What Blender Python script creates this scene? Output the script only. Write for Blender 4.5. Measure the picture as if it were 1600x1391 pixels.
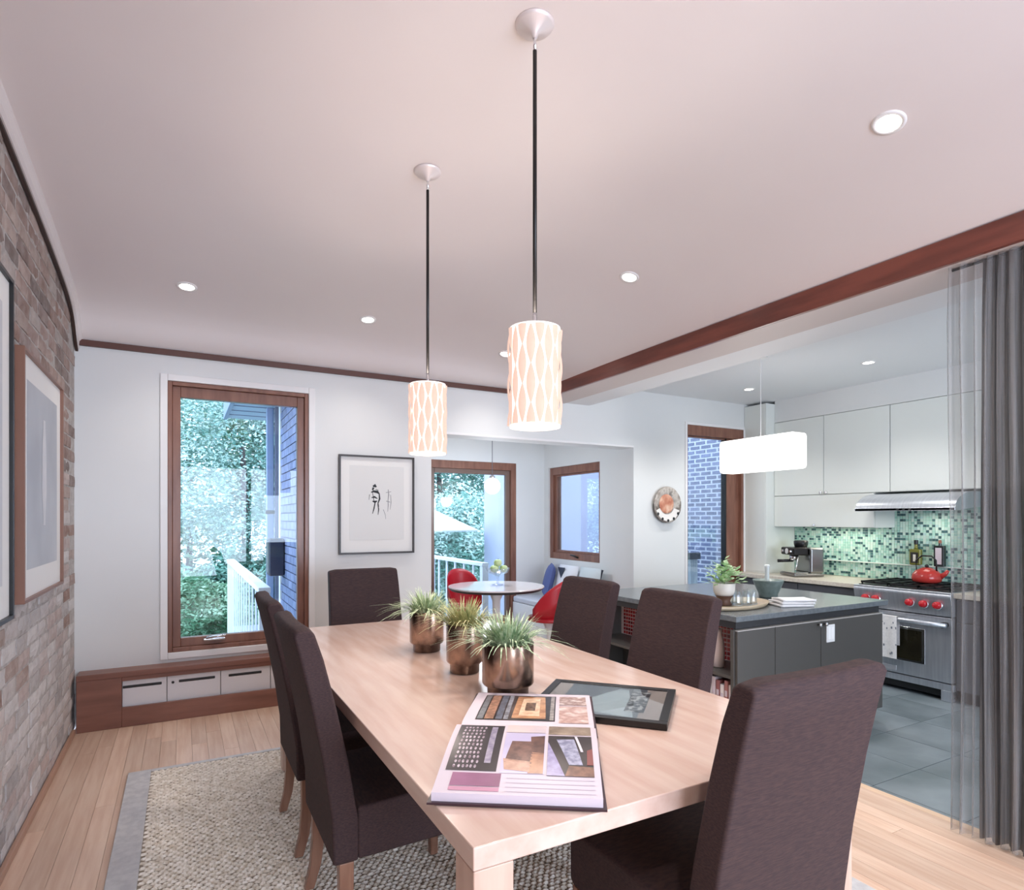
import bpy, math, random
import numpy as np
from mathutils import Vector, Matrix
random.seed(7)
PI = math.pi
R = math.radians
scene = bpy.context.scene
C = scene.collection
for o in list(bpy.data.objects):
    bpy.data.objects.remove(o)

# ------------------------------------------------------------------ camera
cd = bpy.data.cameras.new('camera')
cam = bpy.data.objects.new('camera', cd)
C.objects.link(cam)
cam.location = (0, 0, 1.35)
cam.rotation_euler = (R(90), 0, R(-28.6))
cd.sensor_width = 36
cd.sensor_fit = 'HORIZONTAL'
cd.lens = 945 / 1600 * 36
cd.shift_y = 115.5 / 1600
cd.clip_start = .02
scene.camera = cam

# ------------------------------------------------------------------ world, exposure
w = bpy.data.worlds.new('sky')
scene.world = w
w.use_nodes = True
bg = w.node_tree.nodes['Background']
bg.inputs[0].default_value = (.68, .79, 1.0, 1)
bg.inputs[1].default_value = 4.2
scene.view_settings.view_transform = 'Standard'
scene.view_settings.look = 'None'
scene.view_settings.gamma = 1
scene.view_settings.use_curve_mapping = False
scene.view_settings.exposure = 0.14
scene.cycles.use_denoising = True
scene.cycles.max_bounces = 8
scene.cycles.diffuse_bounces = 5
scene.cycles.adaptive_threshold = .03
scene.cycles.transparent_max_bounces = 16
scene.cycles.sample_clamp_indirect = 6
scene.cycles.caustics_reflective = False
scene.cycles.caustics_refractive = False
SPOT_W = 46.0        # watts of one recessed downlight
WARM = (1.0, .86, .76)
# daylight entering through the wide window behind the camera
ld = bpy.data.lights.new('window_daylight', 'AREA'); ld.shape = 'RECTANGLE'; ld.size = 4.5; ld.size_y = 2.0
ld.energy = 190; ld.color = (.75, .85, 1.0)
lo = bpy.data.objects.new('window_daylight', ld); C.objects.link(lo)
lo.location = (2.25, -2.7, 1.3); lo.rotation_euler = (R(90), 0, 0)
NEUT = (1.0, .95, .9)

# ------------------------------------------------------------------ materials
def lin(c):
    return tuple(((v / 255) / 12.92 if v / 255 <= .04045 else ((v / 255 + .055) / 1.055) ** 2.4) for v in c)
def rgba(c):
    return (*lin(c), 1)
MATS = {}
def mat(name, c, c2=None, scale=8, rough=.5, metal=0, bump=0, bscale=None, stretch=(1, 1, 1), emit=0, ecol=None,
        spec=.5, objrand=0, coat=0, detail=4, contrast=(.35, .65), trans=0, alpha=1, palette=None):
    if name in MATS:
        return MATS[name]
    m = bpy.data.materials.new(name)
    m.use_nodes = True
    nt = m.node_tree
    N, L = nt.nodes, nt.links
    p = N['Principled BSDF']
    p.inputs['Base Color'].default_value = rgba(c)
    p.inputs['Roughness'].default_value = rough
    p.inputs['Metallic'].default_value = metal
    p.inputs['Specular IOR Level'].default_value = spec
    p.inputs['Coat Weight'].default_value = coat
    p.inputs['Coat Roughness'].default_value = .15
    p.inputs['Transmission Weight'].default_value = trans
    p.inputs['Alpha'].default_value = alpha
    if emit:
        p.inputs['Emission Color'].default_value = rgba(ecol or c)
        p.inputs['Emission Strength'].default_value = emit
    tc = N.new('ShaderNodeTexCoord')
    mp = N.new('ShaderNodeMapping')
    mp.inputs['Scale'].default_value = stretch
    L.new(tc.outputs['Object'], mp.inputs['Vector'])
    col = None
    oi = None
    if objrand or palette:
        oi = N.new('ShaderNodeObjectInfo')
        off = N.new('ShaderNodeVectorMath'); off.operation = 'MULTIPLY_ADD'
        L.new(oi.outputs['Random'], off.inputs[0])
        off.inputs[1].default_value = (37, 53, 91)
        L.new(tc.outputs['Object'], off.inputs[2])
        L.new(off.outputs[0], mp.inputs['Vector'])
    if c2 is not None:
        no = N.new('ShaderNodeTexNoise')
        no.inputs['Scale'].default_value = scale
        no.inputs['Detail'].default_value = detail
        L.new(mp.outputs[0], no.inputs['Vector'])
        cr = N.new('ShaderNodeValToRGB')
        cr.color_ramp.elements[0].position = contrast[0]
        cr.color_ramp.elements[1].position = contrast[1]
        cr.color_ramp.elements[0].color = rgba(c)
        cr.color_ramp.elements[1].color = rgba(c2)
        L.new(no.outputs['Fac'], cr.inputs[0])
        col = cr.outputs[0]
    if palette:
        pr = N.new('ShaderNodeValToRGB')
        pr.color_ramp.interpolation = 'CONSTANT'
        el = pr.color_ramp.elements
        while len(el) < len(palette):
            el.new(.5)
        for i, pc in enumerate(palette):
            el[i].position = i / len(palette)
            el[i].color = rgba(pc)
        L.new(oi.outputs['Random'], pr.inputs[0])
        if col is not None:
            mx = N.new('ShaderNodeMix'); mx.data_type = 'RGBA'; mx.blend_type = 'MIX'
            mx.inputs[0].default_value = .45
            L.new(pr.outputs[0], mx.inputs[6]); L.new(col, mx.inputs[7])
            col = mx.outputs[2]
        else:
            col = pr.outputs[0]
    if objrand:
        hs = N.new('ShaderNodeHueSaturation')
        mr = N.new('ShaderNodeMapRange')
        mr.inputs[3].default_value = 1 - objrand
        mr.inputs[4].default_value = 1 + objrand
        L.new(oi.outputs['Random'], mr.inputs[0])
        L.new(mr.outputs[0], hs.inputs['Value'])
        if col is not None:
            L.new(col, hs.inputs['Color'])
        else:
            hs.inputs['Color'].default_value = rgba(c)
        col = hs.outputs[0]
    if col is not None:
        L.new(col, p.inputs['Base Color'])
    if bump:
        nb = N.new('ShaderNodeTexNoise')
        nb.inputs['Scale'].default_value = bscale or scale * 3
        nb.inputs['Detail'].default_value = 5
        L.new(mp.outputs[0], nb.inputs['Vector'])
        bp = N.new('ShaderNodeBump')
        bp.inputs['Strength'].default_value = bump
        bp.inputs['Distance'].default_value = .01
        L.new(nb.outputs['Fac'], bp.inputs['Height'])
        L.new(bp.outputs[0], p.inputs['Normal'])
    MATS[name] = m
    return m
def emis(name, c, s):
    if name in MATS:
        return MATS[name]
    m = bpy.data.materials.new(name); m.use_nodes = True
    nt = m.node_tree
    nt.nodes.remove(nt.nodes['Principled BSDF'])
    e = nt.nodes.new('ShaderNodeEmission')
    e.inputs[0].default_value = rgba(c); e.inputs[1].default_value = s
    nt.links.new(e.outputs[0], nt.nodes['Material Output'].inputs[0])
    MATS[name] = m
    return m
def glass_mat(name, tint=(255, 255, 255), refl=.06, rough=0.0):
    m = bpy.data.materials.new(name); m.use_nodes = True
    nt = m.node_tree; N, L = nt.nodes, nt.links
    N.remove(N['Principled BSDF'])
    t = N.new('ShaderNodeBsdfTransparent'); t.inputs[0].default_value = rgba(tint)
    g = N.new('ShaderNodeBsdfGlossy'); g.inputs['Roughness'].default_value = rough
    f = N.new('ShaderNodeLayerWeight'); f.inputs[0].default_value = .35
    a = N.new('ShaderNodeMath'); a.operation = 'MULTIPLY_ADD'
    a.inputs[1].default_value = .35; a.inputs[2].default_value = refl
    L.new(f.outputs['Fresnel'], a.inputs[0])
    mx = N.new('ShaderNodeMixShader')
    L.new(a.outputs[0], mx.inputs[0]); L.new(t.outputs[0], mx.inputs[1]); L.new(g.outputs[0], mx.inputs[2])
    L.new(mx.outputs[0], N['Material Output'].inputs[0])
    MATS[name] = m
    return m
def sheer_mat(name, c, c2, opac):
    m = bpy.data.materials.new(name); m.use_nodes = True
    nt = m.node_tree; N, L = nt.nodes, nt.links
    p = N['Principled BSDF']
    p.inputs['Roughness'].default_value = .55
    p.inputs['Sheen Weight'].default_value = .3
    tc = N.new('ShaderNodeTexCoord'); mp = N.new('ShaderNodeMapping')
    mp.inputs['Scale'].default_value = (60, 60, .6)
    no = N.new('ShaderNodeTexNoise'); no.inputs['Scale'].default_value = 1.2
    cr = N.new('ShaderNodeValToRGB')
    cr.color_ramp.elements[0].color = rgba(c); cr.color_ramp.elements[1].color = rgba(c2)
    cr.color_ramp.elements[0].position = .35; cr.color_ramp.elements[1].position = .7
    L.new(tc.outputs['Object'], mp.inputs[0]); L.new(mp.outputs[0], no.inputs['Vector'])
    L.new(no.outputs['Fac'], cr.inputs[0]); L.new(cr.outputs[0], p.inputs['Base Color'])
    t = N.new('ShaderNodeBsdfTransparent')
    mx = N.new('ShaderNodeMixShader'); mx.inputs[0].default_value = opac
    L.new(t.outputs[0], mx.inputs[1]); L.new(p.outputs[0], mx.inputs[2])
    L.new(mx.outputs[0], N['Material Output'].inputs[0])
    MATS[name] = m
    return m
def print_mat(name, cols, scale=6, kind='noise', rough=.35, detail=3, stretch=(1, 1, 1)):
    """a flat print: a picture in a few colours, on object coordinates"""
    m = bpy.data.materials.new(name); m.use_nodes = True
    nt = m.node_tree; N, L = nt.nodes, nt.links
    p = N['Principled BSDF']; p.inputs['Roughness'].default_value = rough
    tc = N.new('ShaderNodeTexCoord'); mp = N.new('ShaderNodeMapping')
    mp.inputs['Scale'].default_value = stretch
    L.new(tc.outputs['Object'], mp.inputs[0])
    if kind == 'noise':
        t = N.new('ShaderNodeTexNoise'); t.inputs['Detail'].default_value = detail
        t.inputs['Scale'].default_value = scale; f = t.outputs['Fac']
    elif kind == 'vor':
        t = N.new('ShaderNodeTexVoronoi'); t.inputs['Scale'].default_value = scale; f = t.outputs['Distance']
    elif kind == 'wave':
        t = N.new('ShaderNodeTexWave'); t.inputs['Scale'].default_value = scale
        t.inputs['Distortion'].default_value = 3; f = t.outputs['Fac']
    L.new(mp.outputs[0], t.inputs['Vector'])
    cr = N.new('ShaderNodeValToRGB'); el = cr.color_ramp.elements
    while len(el) < len(cols):
        el.new(.5)
    for i, c in enumerate(cols):
        el[i].position = .3 + .42 * i / max(1, len(cols) - 1)
        el[i].color = rgba(c)
    L.new(f, cr.inputs[0]); L.new(cr.outputs[0], p.inputs['Base Color'])
    MATS[name] = m
    return m
def attr_mat(name, rough=.15, spec=.5):
    m = bpy.data.materials.new(name); m.use_nodes = True
    nt = m.node_tree; N, L = nt.nodes, nt.links
    p = N['Principled BSDF']; p.inputs['Roughness'].default_value = rough
    p.inputs['Specular IOR Level'].default_value = spec
    a = N.new('ShaderNodeAttribute'); a.attribute_name = 'tile_colour'
    L.new(a.outputs['Color'], p.inputs['Base Color'])
    MATS[name] = m
    return m

WALL = mat('wall_paint', (226, 227, 226), (221, 223, 223), scale=1.2, rough=.6)
CEIL = mat('ceiling_paint', (228, 220, 218), (225, 216, 215), scale=.8, rough=.7)
KWHITE = mat('white_lacquer', (226, 230, 226), rough=.3)
TRIMW = mat('white_trim', (235, 234, 234), rough=.4)
WOODT = mat('stained_wood', (120, 80, 66), (144, 101, 84), scale=3, stretch=(6, 6, 1), rough=.3, bump=.03)
WOODH = mat('stained_wood_beam', (104, 54, 44), (132, 72, 58), scale=2, stretch=(8, 1, 8), rough=.28, bump=.03)
WOODX = mat('stained_wood_rail', (116, 75, 62), (138, 93, 78), scale=2, stretch=(1, 8, 8), rough=.35, bump=.03)
OAK = mat('maple_plank', (222, 194, 172), (208, 174, 150), scale=3, stretch=(14, 1, 14), rough=.38, objrand=.1, bump=.02)
TABLE = mat('maple_table', (212, 188, 176), (200, 170, 156), scale=2.2, stretch=(9, 1, 9), rough=.22, coat=.2)
TABLEV = mat('maple_leg', (204, 176, 160), (190, 158, 142), scale=2.5, stretch=(9, 9, 1), rough=.35)
LEG = mat('chair_leg_wood', (150, 112, 92), (128, 90, 72), scale=4, stretch=(10, 10, 1), rough=.35)
FABRIC = mat('dark_upholstery', (69, 51, 50), (52, 39, 42), scale=40, stretch=(1, 3, 9), rough=.75, bump=.25, bscale=260, spec=.3)
STEEL = mat('brushed_steel', (206, 210, 216), (192, 196, 204), scale=3, stretch=(1, 20, 1), rough=.33, metal=.72)
CHROME = mat('chrome', (225, 225, 228), rough=.12, metal=1)
BLACK = mat('black_enamel', (22, 22, 24), rough=.35)
DARKM = mat('dark_metal', (40, 38, 38), rough=.35, metal=.6)
CHAR = mat('charcoal_lacquer', (80, 78, 75), rough=.4)
STONE = mat('grey_quartz', (112, 118, 122), (100, 106, 110), scale=40, rough=.25)
BEIGE = mat('beige_quartz', (214, 206, 192), (200, 190, 176), scale=60, rough=.3)
SLATE = mat('slate_tile', (136, 146, 152), (108, 120, 124), scale=2.5, rough=.42, objrand=.08, bump=.1, bscale=14)
GROUT = mat('grout', (92, 98, 100), rough=.8)
BRICK = mat('old_brick', (176, 164, 158), (128, 108, 100), scale=14, rough=.85, bump=.5, bscale=60,
            palette=[(158, 124, 110), (176, 158, 148), (150, 126, 116), (138, 108, 96), (192, 184, 178), (166, 138, 126),
                     (122, 104, 98), (182, 160, 150), (152, 136, 130), (190, 172, 162), (108, 98, 94), (170, 146, 136)])
BRICKW = mat('whitewashed_brick', (204, 199, 196), (170, 160, 156), scale=14, rough=.85, bump=.5, bscale=60,
             palette=[(206, 200, 198), (196, 186, 182), (214, 210, 208), (190, 170, 164), (204, 190, 186), (178, 172, 170),
                      (218, 214, 212), (196, 192, 190), (184, 160, 152), (208, 202, 200), (150, 146, 146), (200, 194, 192)])
MORTAR = mat('mortar', (192, 187, 184), (168, 160, 155), scale=30, rough=.95, bump=.5, bscale=90)
PANE = glass_mat('window_glass', (246, 252, 255), .012)
GLASS = glass_mat('clear_glass', (250, 253, 255), .06)
BULB = emis('downlight_lens', (255, 246, 236), 14)
WHITEP = mat('white_plastic', (236, 236, 236), rough=.35)
PAPER = mat('paper', (208, 197, 207), rough=.5)
MATB = mat('picture_mat', (236, 235, 232), rough=.7)

# ------------------------------------------------------------------ mesh helpers
class MB:
    def __init__(s):
        s.v = []; s.f = []
    def add(s, vs, fs):
        n = len(s.v)
        s.v += [tuple(v) for v in vs]
        s.f += [tuple(i + n for i in f) for f in fs]
        return s
    def box(s, x0, y0, z0, x1, y1, z1):
        x0, x1 = min(x0, x1), max(x0, x1); y0, y1 = min(y0, y1), max(y0, y1); z0, z1 = min(z0, z1), max(z0, z1)
        return s.add([(x0, y0, z0), (x1, y0, z0), (x1, y1, z0), (x0, y1, z0), (x0, y0, z1), (x1, y0, z1), (x1, y1, z1), (x0, y1, z1)],
                     [(0, 3, 2, 1), (4, 5, 6, 7), (0, 1, 5, 4), (1, 2, 6, 5), (2, 3, 7, 6), (3, 0, 4, 7)])
    def prism(s, poly, axis, a, b):
        """poly of 2-d points extruded along axis ('x': poly is (y,z); 'y': (x,z); 'z': (x,y))"""
        def mk(p, t):
            return {'x': (t, p[0], p[1]), 'y': (p[0], t, p[1]), 'z': (p[0], p[1], t)}[axis]
        n = len(poly)
        vs = [mk(p, a) for p in poly] + [mk(p, b) for p in poly]
        fs = [tuple(range(n))[::-1], tuple(range(n, 2 * n))]
        fs += [(i, (i + 1) % n, n + (i + 1) % n, n + i) for i in range(n)]
        return s.add(vs, fs)
    def tube(s, pts, r, n=8, cap=True):
        pts = [Vector(p) for p in pts]
        rs = r if isinstance(r, (list, tuple)) else [r] * len(pts)
        vs = []; fs = []
        for i, p in enumerate(pts):
            d = (pts[min(i + 1, len(pts) - 1)] - pts[max(i - 1, 0)]).normalized()
            u = d.cross(Vector((0, 0, 1)))
            if u.length < 1e-3:
                u = Vector((1, 0, 0))
            u.normalize(); q = d.cross(u)
            for k in range(n):
                a = 2 * PI * k / n
                vs.append(p + (u * math.cos(a) + q * math.sin(a)) * rs[i])
        for i in range(len(pts) - 1):
            for k in range(n):
                fs.append((i * n + k, i * n + (k + 1) % n, (i + 1) * n + (k + 1) % n, (i + 1) * n + k))
        if cap:
            fs.append(tuple(range(n))[::-1]); fs.append(tuple(range((len(pts) - 1) * n, len(pts) * n)))
        return s.add(vs, fs)
    def lathe(s, prof, n=24, c=(0, 0, 0), cap0=True, cap1=True):
        vs = []; fs = []
        for (r, z) in prof:
            for k in range(n):
                a = 2 * PI * k / n
                vs.append((c[0] + r * math.cos(a), c[1] + r * math.sin(a), c[2] + z))
        for i in range(len(prof) - 1):
            for k in range(n):
                fs.append((i * n + k, i * n + (k + 1) % n, (i + 1) * n + (k + 1) % n, (i + 1) * n + k))
        if cap0: fs.append(tuple(range(n))[::-1])
        if cap1: fs.append(tuple(range((len(prof) - 1) * n, len(prof) * n)))
        return s.add(vs, fs)
    def grid(s, fn, nu, nv):
        vs = [fn(i / nu, j / nv) for j in range(nv + 1) for i in range(nu + 1)]
        fs = [(j * (nu + 1) + i, j * (nu + 1) + i + 1, (j + 1) * (nu + 1) + i + 1, (j + 1) * (nu + 1) + i) for j in range(nv) for i in range(nu)]
        return s.add(vs, fs)
    def ball(s, c, r, n=12, m=8, sq=(1, 1, 1)):
        prof = [(max(1e-4, math.sin(PI * i / m)), -math.cos(PI * i / m)) for i in range(m + 1)]
        k = len(s.v)
        s.lathe(prof, n, cap0=True, cap1=True)
        for i in range(k, len(s.v)):
            x, y, z = s.v[i]
            s.v[i] = (c[0] + x * r * sq[0], c[1] + y * r * sq[1], c[2] + z * r * sq[2])
        return s
    def mesh(s, name):
        me = bpy.data.meshes.new(name)
        me.from_pydata(s.v, [], s.f)
        me.update()
        return me
    def build(s, name, m, parent=None, smooth=False, bevel=0, seg=2, label=None, kind=None, subd=0, loc=None, fix=False):
        me = s.mesh(name)
        if fix:
            import bmesh
            b = bmesh.new(); b.from_mesh(me); bmesh.ops.recalc_face_normals(b, faces=b.faces); b.to_mesh(me); b.free()
        me.materials.append(m)
        o = bpy.data.objects.new(name, me)
        C.objects.link(o)
        if parent: o.parent = parent
        if loc: o.location = loc
        if smooth:
            me.polygons.foreach_set('use_smooth', [True] * len(me.polygons))
        if bevel:
            md = o.modifiers.new('bevel', 'BEVEL'); md.width = bevel; md.segments = seg; md.limit_method = 'ANGLE'; md.angle_limit = R(40)
            if not smooth:
                me.polygons.foreach_set('use_smooth', [True] * len(me.polygons))
                md.harden_normals = True
        if subd:
            md = o.modifiers.new('sub', 'SUBSURF'); md.levels = subd; md.render_levels = subd
        if label: o['label'] = label
        if kind: o['kind'] = kind
        return o
def B(x0, y0, z0, x1, y1, z1):
    return MB().box(x0, y0, z0, x1, y1, z1)
def thing(name, label, cat, loc=(0, 0, 0), rz=0, group=None):
    o = bpy.data.objects.new(name, None); C.objects.link(o)
    o.empty_display_size = .1
    o.location = loc; o.rotation_euler = (0, 0, rz)
    o['label'] = label; o['category'] = cat
    if group: o['group'] = group
    return o
def tag(o, label, cat, group=None):
    o['label'] = label; o['category'] = cat
    if group: o['group'] = group
    return o
def struct(o, label=None):
    o['kind'] = 'structure'
    if label: o['label'] = label
    return o
def sroot(name, label, loc=(0, 0, 0)):
    o = bpy.data.objects.new(name, None); C.objects.link(o); o.location = loc
    o['kind'] = 'structure'; o['label'] = label
    return o
def inst(name, me, parent, loc, rot=(0, 0, 0), scale=(1, 1, 1)):
    o = bpy.data.objects.new(name, me); C.objects.link(o)
    if parent: o.parent = parent
    o.location = loc; o.rotation_euler = rot; o.scale = scale
    return o
def dup(root, loc, rz, label, group=None):
    r = root.copy(); C.objects.link(r); r.location = loc; r.rotation_euler = (0, 0, rz); r['label'] = label
    if group: r['group'] = group
    for ch in list(root.children):
        c = ch.copy(); C.objects.link(c); c.parent = r
        for g in ch.children:
            d = g.copy(); C.objects.link(d); d.parent = c
    return r
def light_bar(name, loc, energy, color, sx, sy):
    l = bpy.data.lights.new(name, 'AREA'); l.shape = 'RECTANGLE'; l.size = sx; l.size_y = sy; l.energy = energy; l.color = color
    o = bpy.data.objects.new(name, l); C.objects.link(o); o.location = loc
    return o
def light(kind, name, loc, energy, color, rot=(0, 0, 0), size=.05, angle=None, blend=.6, parent=None):
    l = bpy.data.lights.new(name, kind); l.energy = energy; l.color = color
    if kind == 'SPOT':
        l.spot_size = angle; l.spot_blend = blend; l.shadow_soft_size = size
    elif kind == 'POINT':
        l.shadow_soft_size = size
    elif kind == 'AREA':
        l.size = size
    o = bpy.data.objects.new(name, l); C.objects.link(o)
    o.location = loc; o.rotation_euler = rot
    if parent: o.parent = parent
    return o

# ------------------------------------------------------------------ room dimensions
BK = 4.78      # back wall
LW = -.605     # brick wall
BX = 2.90      # beam
FE = 3.05      # edge of the wooden floor, a step above the kitchen
KF = -.14      # kitchen floor
KW = 6.10      # kitchen wall
NF = -.06      # nook floor
FW = -2.4      # wall behind the camera
KC = 2.65      # kitchen ceiling

def interp(tab):
    xs = [a for a, b in tab]; ys = [b for a, b in tab]
    n = len(xs)
    dl = [(ys[i + 1] - ys[i]) / (xs[i + 1] - xs[i]) for i in range(n - 1)]
    tg = [dl[0]] + [0 if dl[i - 1] * dl[i] <= 0 else 2 * dl[i - 1] * dl[i] / (dl[i - 1] + dl[i]) for i in range(1, n - 1)] + [0]
    def f(x):
        if x <= xs[0]: return ys[0]
        if x >= xs[-1]: return ys[-1]
        for i in range(n - 1):
            if x <= xs[i + 1]:
                h = xs[i + 1] - xs[i]; t = (x - xs[i]) / h
                return (ys[i] * (1 + 2 * t) * (1 - t) ** 2 + tg[i] * h * t * (1 - t) ** 2 + ys[i + 1] * t * t * (3 - 2 * t) + tg[i + 1] * h * t * t * (t - 1))
    return f
pY = interp([(0, 0), (.07, .13), (.15, .34), (.25, .48), (.42, .59), (.72, .69), (1.26, .82), (1.85, .93), (2.6, 1)])
qX = interp([(0, 0), (.12, .2), (.3, .45), (.55, .69), (.9, .89), (1.3, 1)])
def ceilz(x, y):
    p = pY(BK - y); q = qX(BX - x)
    return 2.51 + .035 * p * (1 - q) + .415 * p * q

# ================================================================== STRUCTURE
# ---- dining floor of maple planks
fl = sroot('floor', 'pale maple plank floor of the dining room')
B(LW, FW, -.16, FE - .02, BK, -.02).build('subfloor', mat('subfloor', (120, 92, 72), rough=.9), fl)
B(FE - .045, FW, -.139, FE, BK, .0).build('floor_nosing', mat('maple_nosing', (226, 196, 168), (214, 182, 152), scale=3, stretch=(14, 1, 14), rough=.4), fl, bevel=.004)
pw = .082
plank_mesh = {}
nx = int((FE - .045 - LW) / pw) + 1
for i in range(nx):
    x0 = LW + i * pw
    x1 = min(x0 + pw, FE - .045)
    if x1 - x0 < .01: continue
    y = FW - random.uniform(0, 1.0)
    while y < BK:
        ln = random.choice([1.1, 1.5, 1.9])
        ya, yb = max(y, FW), min(y + ln, BK)
        if yb - ya > .02:
            key = (round(x1 - x0, 3), round(yb - ya, 2))
            if key not in plank_mesh:
                me = B(.0006, .0008, -.02, x1 - x0 - .0006, yb - ya - .0008, 0).mesh('plank')
                me.materials.append(OAK); plank_mesh[key] = me
            inst('plank', plank_mesh[key], fl, (x0, ya, random.uniform(-.0004, 0)))
        y += ln

# ---- kitchen floor of slate tiles
kf = sroot('floor_kitchen', 'grey slate tile floor of the kitchen, a step down')
B(FE, FW, KF - .1, KW, BK, KF - .006).build('grout_bed', GROUT, kf)
tm = {}
ts = .46
for i in range(8):
    for j in range(17):
        x0 = FE + i * ts - (.12); y0 = FW + j * ts - .2
        xa, xb = max(x0, FE), min(x0 + ts, KW); ya, yb = max(y0, FW), min(y0 + ts, BK)
        if xb - xa < .02 or yb - ya < .02: continue
        key = (round(xb - xa, 3), round(yb - ya, 3))
        if key not in tm:
            me = B(.002, .002, -.012, xb - xa - .002, yb - ya - .002, 0).mesh('tile'); me.materials.append(SLATE); tm[key] = me
        inst('tile', tm[key], kf, (xa, ya, KF + random.uniform(-.0006, 0)))
B(.9, BK, NF - .2, 4.2, 6.65, NF).build('floor_nook', mat('nook_floor', (196, 168, 144), (182, 150, 126), scale=3, stretch=(12, 1, 12), rough=.4), None)
struct(bpy.data.objects['floor_nook'], 'wooden floor of the breakfast nook')

# ---- ceiling
ys = sorted(set([BK - d for d in list(np.linspace(0, .35, 22)) + list(np.linspace(.35, 3, 30))] + [1.2, .2, -1, FW]))
xs = sorted(set([BX - d for d in list(np.linspace(0, 1.4, 36))] + list(np.linspace(LW - .02, BX - 1.4, 8))))
cm = MB()
cm.v = [(x, y, ceilz(x, y)) for y in ys for x in xs]
n = len(xs)
cm.f = [(j * n + i, (j + 1) * n + i, (j + 1) * n + i + 1, j * n + i + 1) for j in range(len(ys) - 1) for i in range(n - 1)]
struct(cm.build('ceiling', CEIL, smooth=True), 'softly vaulted white plaster ceiling over the dining table')
struct(B(LW - .3, FW - .2, 3.05, KW + .3, BK + .25, 3.15).build('roof_slab', WALL), 'roof slab above the ceilings')
struct(B(BX + .02, FW, KC, KW, BK, KC + .1).build('ceiling_kitchen', mat('kitchen_ceiling_paint', (232, 234, 236), rough=.7)), 'flat white kitchen ceiling')
struct(B(.9, BK + .2, 2.3, 4.2, 6.65, 2.4).build('ceiling_nook', WALL), 'low white ceiling of the breakfast nook')

# ---- walls with openings
def wall_y(name, x0, x1, z0, z1, y0, y1, holes, m, label):
    """wall slab in the XZ plane with rectangular holes (x0,x1,z0,z1)"""
    xsn = sorted({x0, x1} | {h[0] for h in holes} | {h[1] for h in holes})
    zsn = sorted({z0, z1} | {h[2] for h in holes} | {h[3] for h in holes})
    mb = MB()
    for i in range(len(xsn) - 1):
        for j in range(len(zsn) - 1):
            cx, cz = (xsn[i] + xsn[i + 1]) / 2, (zsn[j] + zsn[j + 1]) / 2
            if any(h[0] < cx < h[1] and h[2] < cz < h[3] for h in holes): continue
            mb.box(xsn[i], y0, zsn[j], xsn[i + 1], y1, zsn[j + 1])
    return struct(mb.build(name, m), label)
def wall_x(name, y0, y1, z0, z1, x0, x1, holes, m, label):
    ysn = sorted({y0, y1} | {h[0] for h in holes} | {h[1] for h in holes})
    zsn = sorted({z0, z1} | {h[2] for h in holes} | {h[3] for h in holes})
    mb = MB()
    for i in range(len(ysn) - 1):
        for j in range(len(zsn) - 1):
            cy, cz = (ysn[i] + ysn[i + 1]) / 2, (zsn[j] + zsn[j + 1]) / 2
            if any(h[0] < cy < h[1] and h[2] < cz < h[3] for h in holes): continue
            mb.box(x0, ysn[i], zsn[j], x1, ysn[i + 1], zsn[j + 1])
    return struct(mb.build(name, m), label)
W1 = (-.088, .843, .43, 2.30)
OP = (1.835, 4.006, -.2, 2.07)
W4 = (4.735, 5.60, .50, 2.36)
W2 = (2.42, 3.60, .02, 2.03)
W3 = (5.345, 6.40, .865, 1.98)
wall_y('wall_back', LW - .2, KW + .2, -.2, 3.1, BK, BK + .2, [W1, OP, W4], WALL, 'white back wall with window and opening to the nook')
wall_y('wall_nook_back', .87, 4.2, -.2, 2.6, 6.5, 6.68, [W2], WALL, 'white far wall of the breakfast nook')
wall_x('wall_nook_right', BK + .2, 6.68, -.2, 2.6, 4.006, 4.2, [W3], WALL, 'white side wall of the nook with its window')
wall_x('wall_nook_left', BK + .2, 6.68, -1, 2.9, .93, 1.1, [], WALL, 'white left wall of the nook')
wall_x('wall_right', FW, BK, -.3, 3.1, KW, KW + .2, [], WALL, 'white kitchen side wall')
BWIN = (-.1, 4.6, .25, 2.35)
wall_y('wall_front', LW - .2, KW + .2, -.3, 3.1, FW - .2, FW, [BWIN], WALL, 'white wall with wide window behind the camera')
wf = sroot('window_5', 'wide window behind the camera')
mb = MB()
for x in np.linspace(BWIN[0], BWIN[1], 5):
    mb.box(x - .04, FW - .12, BWIN[2], x + .04, FW - .04, BWIN[3])
mb.box(BWIN[0], FW - .12, BWIN[2], BWIN[1], FW - .04, BWIN[2] + .08).box(BWIN[0], FW - .12, BWIN[3] - .08, BWIN[1], FW - .04, BWIN[3])
mb.build('window_frame', WOODT, wf)

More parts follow.
